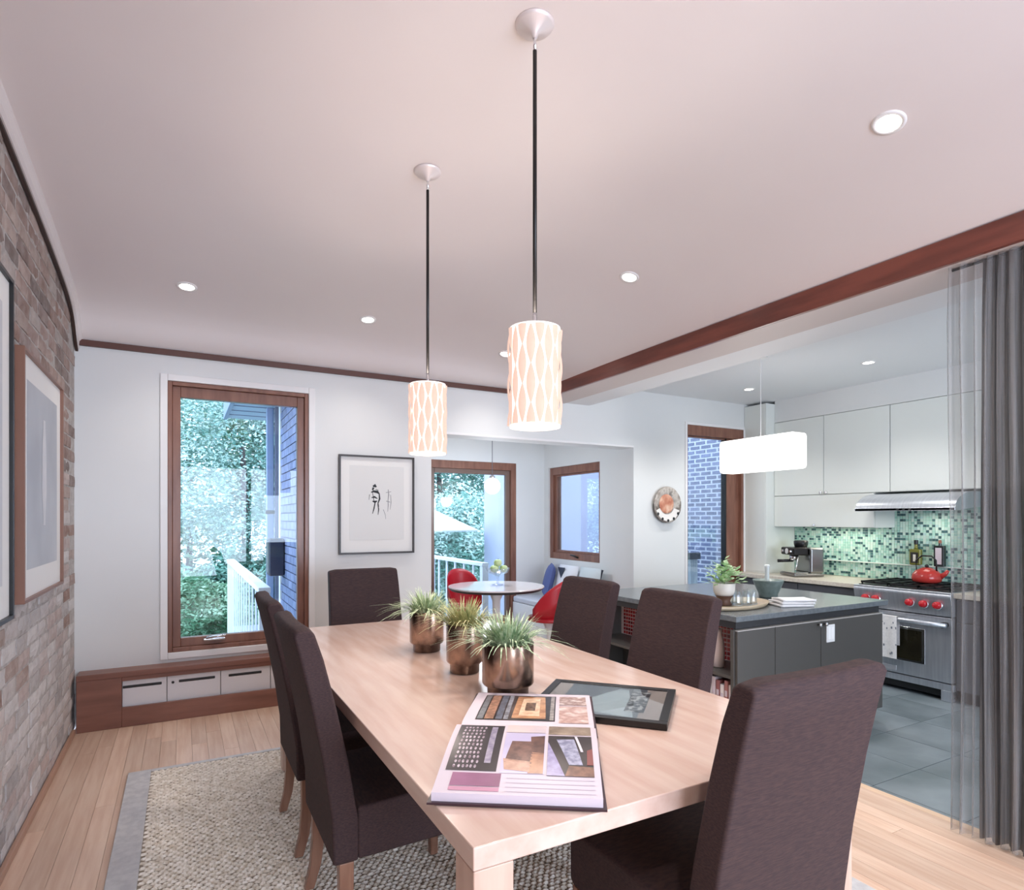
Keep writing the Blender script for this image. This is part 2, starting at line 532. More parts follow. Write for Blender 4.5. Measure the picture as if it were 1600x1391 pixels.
# ---- brick wall on the left
wl = sroot('wall_left', 'old brick wall, partly whitewashed')
prof = [(y, ceilz(LW, y)) for y in np.linspace(FW, BK, 90)]
MB().prism([(FW, 0), (BK, 0)] + [(y, z + .02) for y, z in prof[::-1]], 'x', LW - .2, LW - .007).build('mortar_bed', MORTAR, wl)
bmesh_var = []
BL, BH = .212, .066
for k in range(7):
    rr = random.Random(k)
    mb = MB()
    nu, nv = 4, 2
    def fn(u, v, rr=rr):
        e = .004 if (u in (0, 1) or v in (0, 1)) else 0
        return (-.001 - e + rr.uniform(-.002, .002), (u - .5) * (BL + rr.uniform(-.006, .006)), (v - .5) * (BH + rr.uniform(-.006, .004)))
    mb.grid(fn, nu, nv)
    m0 = len(mb.v)
    mb.v += [(-.02, -BL / 2, -BH / 2), (-.02, BL / 2, -BH / 2), (-.02, BL / 2, BH / 2), (-.02, -BL / 2, BH / 2)]
    w_ = nu + 1
    mb.f += [(m0, m0 + 1) + tuple(range(nu, -1, -1))]
    mb.f += [(m0 + 1, m0 + 2, (nv) * w_ + nu, w_ + nu, nu)]
    mb.f += [(m0 + 2, m0 + 3) + tuple(range(nv * w_, nv * w_ + nu + 1))]
    mb.f += [(m0 + 3, m0, 0, w_, 2 * w_)]
    me = mb.mesh('brick'); me.materials.append(BRICK)
    mw = mb.mesh('brick'); mw.materials.append(BRICKW); bmesh_var.append((me, mb, mw))
rest = MB()
course = 0
z = .005
nb_obj = 0
while z + BH < 2.93:
    y = BK - .004 - (BL / 2 if course % 2 == 0 else .06) - random.uniform(0, .02)
    while y - BL / 2 > FW:
        if z + BH < ceilz(LW, min(BK, y + BL / 2)) - .005 and y + BL / 2 < BK + .01:
            if y + BL / 2 > 2.86 and nb_obj < 305:
                inst('brick', random.choice(bmesh_var)[0 if random.random() < (z - .55) / 1.5 else 2], wl, (LW + random.uniform(-.003, .003), y, z + BH / 2), (random.choice([0, PI]) if False else 0, 0, random.uniform(-.012, .012)))
                nb_obj += 1
            else:
                vm = random.choice(bmesh_var)[1]
                rest.add([(LW + a, y + b, z + BH / 2 + c) for a, b, c in vm.v], vm.f)
        y -= BL + .011
    z += BH + .0115
    course += 1
rest.build('bricks_toward_camera', mat('old_brick_field', (178, 164, 156), (126, 100, 90), scale=5, rough=.85, bump=.5, bscale=50), wl, kind='stuff')

# crown moulding that follows the vault along the brick wall
mb = MB()
pts = [(y, ceilz(LW, y)) for y in [BK - d for d in np.linspace(0, .4, 24)] + [BK - d for d in np.linspace(.45, 2.8, 24)] + [0, FW]]
sec = [(.0, -.062), (.022, -.062), (.026, -.03), (.04, -.012), (.044, .005), (0, .005)]
for i, (y, zz) in enumerate(pts):
    for (a, b) in sec:
        mb.v.append((LW - .002 + a, y, zz + b))
k = len(sec)
for i in range(len(pts) - 1):
    for j in range(k):
        mb.f.append((i * k + j, (i + 1) * k + j, (i + 1) * k + (j + 1) % k, i * k + (j + 1) % k))
struct(mb.build('trim_1', mat('crown_paint', (222, 214, 212), rough=.5), fix=True), 'white crown moulding curving along the brick wall')
mb = MB()
for i, (y, zz) in enumerate(pts):
    for (a, b) in [(0, -.076), (.016, -.076), (.016, -.062), (0, -.062)]:
        mb.v.append((LW - .002 + a, y, zz + b))
for i in range(len(pts) - 1):
    for j in range(4):
        mb.f.append((i * 4 + j, (i + 1) * 4 + j, (i + 1) * 4 + (j + 1) % 4, i * 4 + (j + 1) % 4))
struct(mb.build('trim_2', mat('dark_bead', (58, 40, 34), rough=.5), fix=True), 'thin dark bead under the crown moulding')
struct(B(LW, FW, 0, LW + .02, BK - .15, .035).build('baseboard_left', mat('oak_shoe', (176, 138, 116), rough=.4), bevel=.006), 'low wooden shoe moulding along the brick wall')
struct(B(LW, BK - .022, 2.472, BX, BK, 2.512).build('trim_3', mat('dark_rail', (92, 58, 50), rough=.4), bevel=.003), 'thin dark wooden rail at the top of the back wall')
# ---- beam
struct(B(BX - .025, FW, 2.44, BX, BK, 2.552).build('trim_4', WOODH, bevel=.003), 'red brown wooden beam fascia between dining room and kitchen')
struct(B(BX, FW, 2.44, 3.17, BK, 2.75).build('trim_5', mat('beam_soffit_floor_tint', (206, 194, 190), rough=.6)), 'plaster soffit behind the wooden beam')  # pinkish reflection of the wood floor put into the soffit colour
struct(B(3.17, FW, 2.445, 3.455, BK, 2.75).build('trim_6', mat('beam_soffit_white', (228, 228, 230), rough=.6)), 'white kitchen bulkhead beside the beam soffit')

# ---- windows
def wbox(mb, ax, a0, a1, p0, p1, z0, z1):
    if ax == 'y': mb.box(a0, p0, z0, a1, p1, z1)
    else: mb.box(p0, a0, z0, p1, a1, z1)
    return mb
def frame_pieces(root, ax, a0, a1, z0, z1, p0, p1, wl_, wr_, wt_, wb_, name, m, bevel=.004):
    """four separate members of a frame"""
    wbox(MB(), ax, a0, a0 + wl_, p0, p1, z0, z1).build(name, m, root, bevel=bevel)
    wbox(MB(), ax, a1 - wr_, a1, p0, p1, z0, z1).build(name, m, root, bevel=bevel)
    wbox(MB(), ax, a0 + wl_, a1 - wr_, p0, p1, z1 - wt_, z1).build(name, m, root, bevel=bevel)
    wbox(MB(), ax, a0 + wl_, a1 - wr_, p0, p1, z0, z0 + wb_).build(name, m, root, bevel=bevel)
wi = sroot('window_1', 'tall wood framed casement window beside the brick wall')
frame_pieces(wi, 'y', W1[0] - .045, W1[1] + .045, W1[2] - .045, W1[3] + .045, BK - .018, BK - .0005, .045, .045, .045, .045, 'casing', TRIMW)
frame_pieces(wi, 'y', W1[0], W1[1], W1[2], W1[3], BK - .006, BK + .15, .028, .028, .028, .03, 'jamb', WOODT)
frame_pieces(wi, 'y', W1[0] + .028, W1[1] - .028, W1[2] + .03, W1[3] - .028, BK + .02, BK + .075, .05, .05, .075, .06, 'sash', WOODT)
B(W1[0] + .07, BK + .045, W1[2] + .08, W1[1] - .07, BK + .051, W1[3] - .095).build('pane', PANE, wi)
hd = B(.13, BK - .02, .49, .27, BK + .02, .508).build('crank_cover', CHROME, wi, bevel=.006, label='chrome window crank')
MB().tube([(.15, BK - .022, .512), (.2, BK - .04, .522), (.27, BK - .05, .528)], .009).build('crank_handle', CHROME, hd, smooth=True)
wi = sroot('window_2', 'wood framed garden window at the back of the nook')
frame_pieces(wi, 'y', W2[0], W2[1], W2[2], W2[3], 6.494, 6.62, .07, .07, .09, .09, 'jamb', WOODT)
frame_pieces(wi, 'y', W2[0] + .07, W2[1] - .07, W2[2] + .09, W2[3] - .09, 6.53, 6.58, .055, .055, .055, .06, 'sash', mat('sash_taupe', (120, 98, 88), rough=.4))
B(W2[0] + .12, 6.55, W2[2] + .14, W2[1] - .12, 6.556, W2[3] - .14).build('pane', PANE, wi)
wi = sroot('window_3', 'wood framed side window of the nook')
frame_pieces(wi, 'x', W3[0], W3[1], W3[2], W3[3], 4.03, 4.16, .05, .06, .09, .075, 'jamb', WOODT)
frame_pieces(wi, 'x', W3[0] + .05, W3[1] - .06, W3[2] + .075, W3[3] - .09, 4.06, 4.11, .02, .05, .02, .03, 'sash', WOODT)
B(4.08, W3[0] + .06, W3[2] + .09, 4.086, W3[1] - .1, W3[3] - .1).build('pane', PANE, wi)
MB().tube([(4.02, 5.78, .9), (4.0, 5.83, .92), (4.0, 5.9, .925)], .01).build('crank_handle', DARKM, wi, smooth=True)
wi = sroot('window_4', 'narrow wood framed kitchen window')
frame_pieces(wi, 'y', W4[0] - .03, W4[1] + .02, W4[2] - .03, W4[3] + .03, BK - .012, BK - .0005, .03, .02, .03, .03, 'casing', TRIMW)
frame_pieces(wi, 'y', W4[0], W4[1], W4[2], W4[3], BK - .004, BK + .17, .012, .03, .11, .06, 'jamb', WOODT)
frame_pieces(wi, 'y', W4[0] + .012, W4[1] - .03, W4[2] + .06, W4[3] - .11, BK + .04, BK + .09, .012, .2, .015, .05, 'sash', WOODT)
wbox(MB(), 'y', W4[1] - .245, W4[1] - .229, BK + .035, BK + .1, W4[2] + .06, W4[3] - .11).build('gasket', BLACK, wi)
B(W4[0] + .02, BK + .06, W4[2] + .1, W4[1] - .22, BK + .066, W4[3] - .12).build('pane', PANE, wi)
struct(B(OP[0], BK - .006, OP[3], OP[1], BK - .0005, OP[3] + .02).build('trim_7', TRIMW, bevel=.002), 'white bead over the opening to the nook')

# ================================================================== FURNITURE
# ---- radiator cover bench under the window
t = thing('radiator_cover', 'long low wooden radiator cover bench under the tall window', 'radiator cover', (0, BK, 0))
X0, X1, D = -.585, 1.02, .14
B(X0, -D - .008, .325, X1, 0, .362).build('top', WOODX, t, bevel=.004)
B(X0, -D, 0, -.344, -.001, .325).build('end_panel', WOODX, t, bevel=.003)
B(.9, -D, 0, X1, -.001, .325).build('end_panel', WOODX, t, bevel=.003)
B(-.344, -D, 0, .9, -D + .02, .128).build('bottom_rail', WOODX, t, bevel=.003)
B(-.344, -D, .298, .9, -D + .02, .325).build('top_rail', WOODX, t, bevel=.003)
for i, (a, b) in enumerate(((-.344, -.09), (-.09, .235), (.235, .56), (.56, .9))):
    pn = B(a + .002, -D + .03, .1, b - .002, -D + .05, .32).build('grille_panel', mat('radiator_white', (222, 222, 226), rough=.4), t, bevel=.002)
    c0, c1 = ((-.34, -.12), (-.02, .20), (.285, .50), (.6, .82))[i]
    B(c0, -D + .026, .244, c1, -D + .034, .262).build('slot', BLACK, pn, bevel=.004)
    if i == 1:
        MB().lathe([(.009, 0), (.009, .006)], 12).build('valve', BLACK, pn, loc=(-.055, -D + .03, .25)).rotation_euler = (R(90), 0, 0)

# ---- rug
rg = thing('rug', 'chunky woven natural fibre rug with a pale grey border under the table', 'rug', (.975, 2.1, 0))
RX, RY = 1.225, 1.665
B(-RX, -RY, .0005, RX, RY, .007).build('backing', mat('rug_backing', (150, 138, 122), rough=.95), rg)
bm_ = mat('rug_border', (204, 203, 203), (188, 187, 189), scale=30, rough=.9, bump=.2, bscale=200)
bw = .105
B(-RX, -RY, .002, -RX + bw, RY, .012).build('border', bm_, rg, bevel=.003)
B(RX - bw, -RY, .002, RX, RY, .012).build('border', bm_, rg, bevel=.003)
B(-RX + bw, RY - .03, .002, RX - bw, RY, .012).build('border', bm_, rg, bevel=.003)
B(-RX + bw, -RY, .002, RX - bw, -RY + .03, .012).build('border', bm_, rg, bevel=.003)
kn = MB()
unit = [(-.5, 0, 0), (-.3, -.45, 0), (.3, -.45, 0), (.5, 0, 0), (.3, .45, 0), (-.3, .45, 0), (-.22, 0, .8), (.22, 0, .8)]
uf = [(0, 1, 6), (1, 2, 7, 6), (2, 3, 7), (3, 4, 7), (4, 5, 6, 7), (5, 0, 6)]
rr = random.Random(3)
dx, dy = .027, .019
row = 0
y = -RY + .04
while y < RY - .035:
    x = -RX + bw + .012 + (dx / 2 if row % 2 else 0)
    while x < RX - bw - .01:
        a = rr.uniform(-.35, .35); ca, sa = math.cos(a), math.sin(a)
        lx, ly, lz = dx * rr.uniform(.95, 1.25), dy * rr.uniform(1.0, 1.35), rr.uniform(.006, .0095)
        jx, jy = rr.uniform(-.003, .003), rr.uniform(-.003, .003)
        kn.add([(x + jx + ca * p[0] * lx - sa * p[1] * ly, y + jy + sa * p[0] * lx + ca * p[1] * ly, .007 + p[2] * lz) for p in unit], uf)
        x += dx
    y += dy; row += 1
kn.build('woven_knots', mat('jute', (244, 237, 226), (208, 196, 178), scale=55, rough=.9, detail=2), rg, kind='stuff')

# ---- dining table
TX0, TX1, TY0, TY1, TZ = .465, 1.6, 1.0, 3.47, .75
tb = thing('dining_table', 'long pale maple dining table with square corner legs', 'table', ((TX0 + TX1) / 2, (TY0 + TY1) / 2, 0))
hx, hy = (TX1 - TX0) / 2, (TY1 - TY0) / 2
B(-hx, -hy, TZ - .044, hx, hy, TZ).build('tabletop', TABLE, tb, bevel=.003)
for sx in (-1, 1):
    for sy in (-1, 1):
        B(sx * hx - sx * .001, sy * hy - sy * .001, .0152, sx * (hx - .085), sy * (hy - .085), TZ - .0445).build('leg', TABLEV, tb, bevel=.003)
for sx in (-1, 1):
    B(sx * (hx - .06), -hy + .1, TZ - .1, sx * (hx - .08), hy - .1, TZ - .0445).build('apron', TABLEV, tb)

# ---- dining chairs
def make_chair(name, label, loc, rz):
    t = thing(name, label, 'chair', loc, rz, 'upholstered dining chairs around the table')
    Wd = .232
    prof = [(.004, .315), (0, .45), (-.024, .62), (-.058, .8), (-.087, .93), (-.107, 1.012), (-.1, 1.027), (-.064, 1.03), (-.048, 1.021),
            (-.02, .93), (.012, .8), (.05, .62), (.08, .44), (.08, .315)]
    mb = MB()
    nseg = 10
    for i in range(nseg + 1):
        s = i / nseg * 2 - 1
        cv = -.012 * (1 - s * s)
        tp = 1 - .0 * s
        for (y, z) in prof:
            wdt = Wd - .012 * max(0, (z - .45) / .6)
            edge = .012 if abs(s) == 1 else 0
            mb.v.append((s * wdt, y + cv * max(0, (z - .45) / .6), z - (.008 if abs(s) == 1 and z > 1.0 else 0)))
    k = len(prof)
    for i in range(nseg):
        for j in range(k):
            mb.f.append((i * k + j, i * k + (j + 1) % k, (i + 1) * k + (j + 1) % k, (i + 1) * k + j))
    mb.f.append(tuple(range(k))); mb.f.append(tuple(range(nseg * k, nseg * k + k))[::-1])
    mb.build('backrest', FABRIC, t, bevel=.009, seg=3, fix=True)
    sp = [(.076, .318), (.5, .325), (.515, .34), (.515, .455), (.5, .478), (.3, .488), (.076, .476)]
    MB().prism(sp, 'x', -Wd, Wd).build('seat', FABRIC, t, bevel=.016, seg=3, fix=True)
    for sx in (-1, 1):
        x0 = sx * (Wd - .004); x1 = sx * (Wd - .042)
        # rear leg, swept backwards
        mb = MB()
        secs = [(.026, .044, .316), (.026, .042, .2), (.016, .037, .1), (-.006, .032, .0152)]
        for (yc, hw, z) in secs:
            mb.v += [(x0, yc - hw / 2 + .018, z), (x1 + sx * (.316 - z) * .02, yc - hw / 2 + .018, z), (x1 + sx * (.316 - z) * .02, yc + hw / 2 + .018, z), (x0, yc + hw / 2 + .018, z)]
        for i in range(3):
            for j in range(4):
                mb.f.append((i * 4 + j, i * 4 + (j + 1) % 4, (i + 1) * 4 + (j + 1) % 4, (i + 1) * 4 + j))
        mb.f += [(0, 1, 2, 3), (12, 13, 14, 15)]
        mb.build('leg', LEG, t, bevel=.003, fix=True)
        mb = MB()
        for (z, hw) in ((.324, .042), (.0152, .03)):
            mb.v += [(x0, .505 - hw, z), (x0 - sx * hw, .505 - hw, z), (x0 - sx * hw, .505, z), (x0, .505, z)]
        for j in range(4):
            mb.f.append((j, (j + 1) % 4, 4 + (j + 1) % 4, 4 + j))
        mb.f += [(0, 1, 2, 3), (4, 5, 6, 7)]
        mb.build('leg', LEG, t, bevel=.003, fix=True)
    return t
ch = make_chair('dining_chair', 'dark upholstered dining chair in the right foreground, seen from behind', (1.19, .905, 0), 0)
dup(ch, (.39, 2.06, 0), R(-90), 'dark upholstered dining chair in the left foreground with navy lit seat')
dup(ch, (.392, 2.72, 0), R(-90), 'dark dining chair half hidden behind the left foreground chair, by the window')
dup(ch, (1.85, 1.99, 0), R(90), 'brown upholstered dining chair in front of the kitchen island corner')
dup(ch, (1.85, 2.655, 0), R(90), 'brown upholstered dining chair on the far right side, before the round table')
dup(ch, (1.03, 3.83, 0), R(180), 'dark brown dining chair at the far head of the table, under the framed sketch')

# ---- grass pots on the table
bronze = mat('bronze_glaze', (176, 148, 130), (72, 56, 48), scale=9, rough=.22, metal=.75, detail=6, contrast=(.38, .6), bump=.05)
soil = mat('soil', (46, 36, 28), rough=.95)
def blades(n, r, hmin, hmax, seed, droop=.3):
    rr = random.Random(seed)
    mb = MB()
    for i in range(n):
        a = rr.uniform(0, 2 * PI); q = r * math.sqrt(rr.random())
        bx, by = q * math.cos(a), q * math.sin(a)
        out = Vector((math.cos(a + rr.uniform(-.6, .6)), math.sin(a + rr.uniform(-.6, .6)), 0))
        h = rr.uniform(hmin, hmax); lean = (.25 + 1.0 * (q / r) ** 2) * rr.uniform(.5, 1.3) * droop / .3
        if rr.random() < .1: lean *= 1.45
        side = Vector((-out.y, out.x, 0)); wd = rr.uniform(.0022, .0042)
        pts = []
        for s in (0, .3, .6, .85, 1):
            dn = min(.5, max(0, lean - .75) * .7) * s ** 3 * h
            pts.append(Vector((bx, by, 0)) + out * lean * h * s ** 1.6 * .75 + Vector((0, 0, h * s * (1 - min(.4, .18 * lean) * s) - dn)))
        k = len(mb.v)
        for s, p in zip((0, .3, .6, .85, 1), pts):
            ww = wd * (1 - s ** 2) + .0003
            mb.v += [tuple(p - side * ww), tuple(p + side * ww)]
        for j in range(4):
            mb.f.append((k + 2 * j, k + 2 * j + 1, k + 2 * j + 3, k + 2 * j + 2))
    return mb
grassm = [mat('grass_green', (112, 140, 98), (196, 208, 176), scale=40, rough=.6), mat('grass_olive', (128, 138, 88), (196, 192, 142), scale=40, rough=.6),
          mat('grass_sage', (98, 132, 92), (188, 204, 176), scale=40, rough=.6)]
for i, (x, y, r, h, lab) in enumerate(((.977, 2.602, .077, .182, 'bronze pot of ornamental grass farthest down the table'),
                                  (.973, 2.172, .072, .19, 'bronze pot of olive toned grass in the middle of the three'),
                                  (.975, 1.817, .088, .182, 'large bronze pot of grass nearest the open book'))):
    p = thing('potted_grass', lab, 'potted plant', (x, y, TZ), 0, 'grass pots along the table')
    MB().lathe([(r * .76, .001), (r * .80, .004), (r * .80, h * .17), (r * .96, h * .22), (r, h * .25), (r, h * .97), (r * .985, h), (r * .94, h), (r * .93, h * .86)], 40, cap1=False).build('pot', bronze, p, smooth=True)
    MB().lathe([(r * .935, h * .84), (r * .935, h * .87)], 24).build('soil', soil, p)
    blades(330, r * .82, .085, .14, 11 + i, .44).build('grass_blades', grassm[i], p, kind='stuff', loc=(0, 0, h * .87))

# ---- open book
A_ = Vector((.833, -.553, 0)); Bv = Vector((.553, .833, 0)); O_ = Vector((.455, 1.2, TZ))
bk = thing('open_book', 'large open picture book lying on the table corner', 'book', O_)
def page_z(t):
    # t 0..1 over the whole spread: near half 0-.5, far half .5-1
    if t < .5:
        s = t / .5
        return .024 + .040 * (math.sin(min(1, s / .86) * PI / 2) ** 1.2) - (.045 * ((s - .86) / .14) ** 2 if s > .86 else 0)
    s = (1 - t) / .5
    return .032 + .012 * (math.sin(min(1, s / .86) * PI / 2) ** 1.2) - (.01 * ((s - .86) / .14) ** 2 if s > .86 else 0)
BWd, BLn = .368, .712
def bp(s, t, dz=0):
    p = A_ * (s * BWd) + Bv * (t * BLn)
    return (p.x, p.y, page_z(t) + dz)
def block(t0, t1, s0=.012, s1=.988, zb=.006):
    mb = MB(); nn = 22
    for i in range(nn + 1):
        t_ = t0 + (t1 - t0) * i / nn
        for s_ in (s0, s1):
            x, y, z = bp(s_, t_)
            mb.v.append((x, y, z)); mb.v.append((x, y, zb))
    for i in range(nn):
        a = i * 4; b = a + 4
        mb.f += [(a, a + 2, b + 2, b), (a + 1, b + 1, b + 3, a + 3), (a, b, b + 1, a + 1), (a + 2, a + 3, b + 3, b + 2)]
    mb.f += [(0, 1, 3, 2), (nn * 4, nn * 4 + 2, nn * 4 + 3, nn * 4 + 1)]
    return mb
for t0_, t1_, z0_ in ((-.008, .5, .0015), (.5, 1.008, .0215)):
    cv = MB()
    c4 = [A_ * (s_ * BWd) + Bv * (t_ * BLn) for s_, t_ in ((-.01, t0_), (1.01, t0_), (1.01, t1_), (-.01, t1_))]
    cv.add([(c.x, c.y, z0_) for c in c4] + [(c.x, c.y, z0_ + .0045) for c in c4], [(0, 3, 2, 1), (4, 5, 6, 7), (0, 1, 5, 4), (1, 2, 6, 5), (2, 3, 7, 6), (3, 0, 4, 7)])
    cv.build('cover_board', mat('book_cover', (58, 36, 44), rough=.4), bk)
pgm = print_mat('page_edges', [(224, 214, 222), (206, 196, 208), (236, 230, 236)], 300, 'noise', .5, stretch=(.02, .02, 1))
block(.004, .498).build('page_block', PAPER, bk, fix=True)
block(.502, .996, zb=.0265).build('page_block', PAPER, bk, fix=True)
def patch(name, s0, s1, t0, t1, m, dz=.0009):
    mb = MB(); nn = 14
    mb.grid(lambda u, v: bp(s0 + (s1 - s0) * u, t0 + (t1 - t0) * v, dz), 2, nn)
    return mb.build(name, m, bk, smooth=True)
beads = print_mat('print_bead_strings', [(26, 20, 30), (40, 32, 44), (214, 200, 210), (236, 226, 232)], 95, 'vor', .3)
# printed pictures
patch('printed_photo', .05, .36, .118, .425, mat('print_black', (34, 26, 36), rough=.3))
for c_ in range(6):
    mb = MB()
    for r_ in range(11):
        tt = .132 + r_ * .0258
        s_ = .085 + c_ * .027 + .004 * math.sin(r_ * 2.1 + c_)
        mb.grid(lambda u, v, s_=s_, tt=tt: bp(s_ + .017 * (u - .5) * (1 - .5 * abs(2 * v - 1)) + .0085, tt + .017 * v, .0014), 2, 2)
    mb.build('printed_beads', mat('print_beads', (206, 194, 206), (120, 96, 112), scale=90, rough=.3), bk)
patch('printed_ruler', .275, .315, .16, .41, mat('print_pewter', (168, 160, 176), (120, 112, 140), scale=50, rough=.3), .0014)
def flat(c, c2=None, sc=40):
    nm = 'print_%d_%d_%d' % c
    return mat(nm, c, c2, scale=sc, rough=.3)
def poly(name, pts, m, dz=.0014):
    mb = MB(); mb.grid(lambda u, v: bp(*[(pts[0][q] * (1 - u) + pts[1][q] * u) * (1 - v) + (pts[3][q] * (1 - u) + pts[2][q] * u) * v for q in (0, 1)], dz), 4, 8)
    return mb.build(name, m, bk, smooth=True)
patch('printed_photo', .38, .645, .112, .365, flat((176, 170, 206), (200, 194, 220), 9))
poly('printed_house', [(.40, .17), (.57, .15), (.57, .30), (.43, .30)], flat((126, 92, 82), (92, 64, 58), 50))
poly('printed_wall', [(.405, .13), (.56, .12), (.56, .175), (.39, .19)], flat((196, 158, 138), (172, 130, 110), 50))
poly('printed_tower', [(.565, .22), (.643, .22), (.643, .345), (.55, .335)], flat((78, 52, 48), (110, 76, 66), 40))
poly('printed_gable', [(.55, .113), (.643, .113), (.643, .225), (.565, .23)], flat((190, 140, 108), (150, 104, 80), 30))
patch('printed_photo', .38, .645, .37, .475, flat((216, 198, 196), (198, 186, 196), 10))
patch('printed_photo', .665, .95, .105, .35, flat((56, 46, 50), (36, 30, 34), 14))
poly('printed_path', [(.666, .106), (.775, .106), (.70, .24), (.666, .30)], flat((166, 160, 198), (140, 132, 172), 60))
poly('printed_ground', [(.775, .106), (.949, .106), (.949, .155), (.80, .16)], flat((134, 96, 78), (104, 72, 60), 60))
poly('printed_panel', [(.80, .165), (.885, .165), (.835, .325), (.72, .32)], flat((120, 122, 150), (176, 178, 200), 70))
poly('printed_bar', [(.875, .24), (.892, .24), (.855, .345), (.838, .345)], flat((214, 210, 218)), .0018)
poly('printed_figure', [(.91, .165), (.949, .165), (.949, .26), (.915, .25)], flat((130, 62, 60)), .0018)
patch('printed_photo', .665, .95, .36, .47, flat((120, 104, 88), (170, 152, 134), 20))
patch('printed_block', .10, .395, .042, .108, mat('print_plum', (150, 92, 130), (126, 72, 108), scale=8, rough=.35, stretch=(1, 1, 1)))
patch('printed_band', .10, .395, .018, .038, mat('print_rose', (188, 132, 158), rough=.35))
for k_ in range(4):
    patch('printed_line', .43, .95, .02 + k_ * .022, .0245 + k_ * .022, mat('print_grey_line', (196, 186, 200), rough=.4))
patch('printed_photo', .10, .70, .575, .95, flat((64, 58, 60), (40, 36, 38), 30))
for a_, b_, c_ in ((.11, .155, (136, 140, 146)), (.165, .235, (196, 152, 128)), (.25, .30, (112, 120, 136)), (.31, .345, (150, 156, 168)), (.66, .69, (176, 170, 166))):
    poly('printed_stripe', [(a_, .585), (b_, .585), (b_, .94), (a_, .94)], flat(c_, tuple(int(q * .7) for q in c_), 60))
poly('printed_door', [(.37, .60), (.63, .60), (.61, .93), (.38, .93)], flat((204, 158, 118), (160, 112, 82), 40))
poly('printed_door_panel', [(.42, .63), (.58, .63), (.57, .90), (.43, .90)], flat((236, 208, 178), (206, 170, 140), 60), .0018)
poly('printed_keyhole', [(.46, .70), (.54, .70), (.54, .82), (.46, .82)], flat((60, 48, 44), (150, 120, 100), 90), .0022)
patch('printed_photo', .73, .95, .80, .95, print_mat('print_sketch', [(222, 206, 200), (150, 120, 112), (232, 222, 218)], 30, 'noise', .3))
patch('printed_photo', .73, .95, .56, .785, print_mat('print_bowl', [(226, 206, 200), (176, 140, 130), (240, 228, 222)], 18, 'noise', .3))

# ---- black framed picture lying on the table
P1, P2, P3 = Vector((1.19, 1.85, 0)), Vector((1.475, 1.54, 0)), Vector((1.215, 1.275, 0))
ex = (P2 - P1); wdt = ex.length; ex.normalize(); ey = Vector((ex.y, -ex.x, 0)); ln_ = (P3 - P2).length
fr = thing('framed_photo', 'black framed photograph lying flat beside the open book', 'picture frame', (P1.x, P1.y, TZ), math.atan2(ex.y, ex.x))
def frect(x0, x1, y0, y1, z0, z1):
    return B(x0, -y1, z0, x1, -y0, z1)
ft = .0205
frect(0, wdt, 0, .026, .001, ft).build('frame_rail', BLACK, fr, bevel=.002)
frect(0, wdt, ln_ - .026, ln_, .001, ft).build('frame_rail', BLACK, fr, bevel=.002)
frect(0, .026, .026, ln_ - .026, .001, ft).build('frame_rail', BLACK, fr, bevel=.002)
frect(wdt - .026, wdt, .026, ln_ - .026, .001, ft).build('frame_rail', BLACK, fr, bevel=.002)
frect(.02, wdt - .02, .02, ln_ - .02, .004, .016).build('backing_mat', mat('mat_taupe', (176, 160, 150), rough=.6), fr)
frect(.075, wdt - .09, .026, ln_ - .03, .016, .0165).build('photograph', print_mat('photo_slate', [(60, 62, 66), (110, 116, 120), (84, 88, 94)], 9, 'noise', .3), fr)
MB().add([(.10, -.30, .0169), (.32, -.335, .0169), (.27, -.05, .0169), (.24, -.045, .0169), (.19, -.13, .0169)], [(0, 1, 2, 3, 4)]).build('pale_wedge', print_mat('wedge_pale', [(196, 208, 208), (172, 186, 188)], 12, 'noise', .3), fr)  # pale five-cornered patch just under the glazing
frect(.285, .345, .06, .28, .0165, .0172).build('photo_band', print_mat('photo_text', [(40, 40, 44), (52, 52, 56), (190, 190, 186)], 60, 'vor', .3), fr)
frect(.024, wdt - .024, .024, ln_ - .024, .0178, .0192).build('glazing', GLASS, fr)

# ---- pictures on the brick wall
def wall_picture(name, label, y0, y1, z0, z1, dep, fw_, fm, mw, artm):
    t = thing(name, label, 'picture', (LW + .006, (y0 + y1) / 2, z0))
    h = z1 - z0; w2 = (y1 - y0) / 2
    B(.0, -w2, 0, dep, -w2 + fw_, h).build('frame_rail', fm, t, bevel=.002)
    B(.0, w2 - fw_, 0, dep, w2, h).build('frame_rail', fm, t, bevel=.002)
    B(.0, -w2 + fw_, 0, dep, w2 - fw_, fw_).build('frame_rail', fm, t, bevel=.002)
    B(.0, -w2 + fw_, h - fw_, dep, w2 - fw_, h).build('frame_rail', fm, t, bevel=.002)
    B(.002, -w2 + fw_ * .8, fw_ * .8, dep * .55, w2 - fw_ * .8, h - fw_ * .8).build('mat_board', MATB, t)
    B(dep * .55, -w2 + mw, mw * 1.15, dep * .55 + .001, w2 - mw, h - mw).build('artwork', artm, t)
    return t, w2, h
fogm = print_mat('art_fog', [(176, 180, 186), (190, 194, 199), (200, 203, 206)], 2.2, 'noise', .5, 2)
t, w2, h = wall_picture('wall_picture', 'large pale grey abstract print in thin wooden frame on the brick wall', 3.125, 4.055, 1.0, 2.06, .034, .014, mat('frame_wood', (134, 96, 80), rough=.4), .115, fogm)
MB().grid(lambda u, v: (.0205, .02 + (u - .5) * (.05 + .07 * math.sin(PI * v) ** 2 * (1 + .3 * math.sin(9 * v))), .32 + .5 * v), 4, 12).build('pale_streak', print_mat('art_mist', [(222, 222, 224), (208, 210, 214)], 9, 'noise', .5), t)
wall_picture('wall_picture', 'black framed picture at the left edge of the photo', 2.02, 2.972, .965, 2.27, .03, .016, BLACK, .12, print_mat('art_grey', [(200, 202, 206), (214, 214, 216)], 2, 'noise', .5))

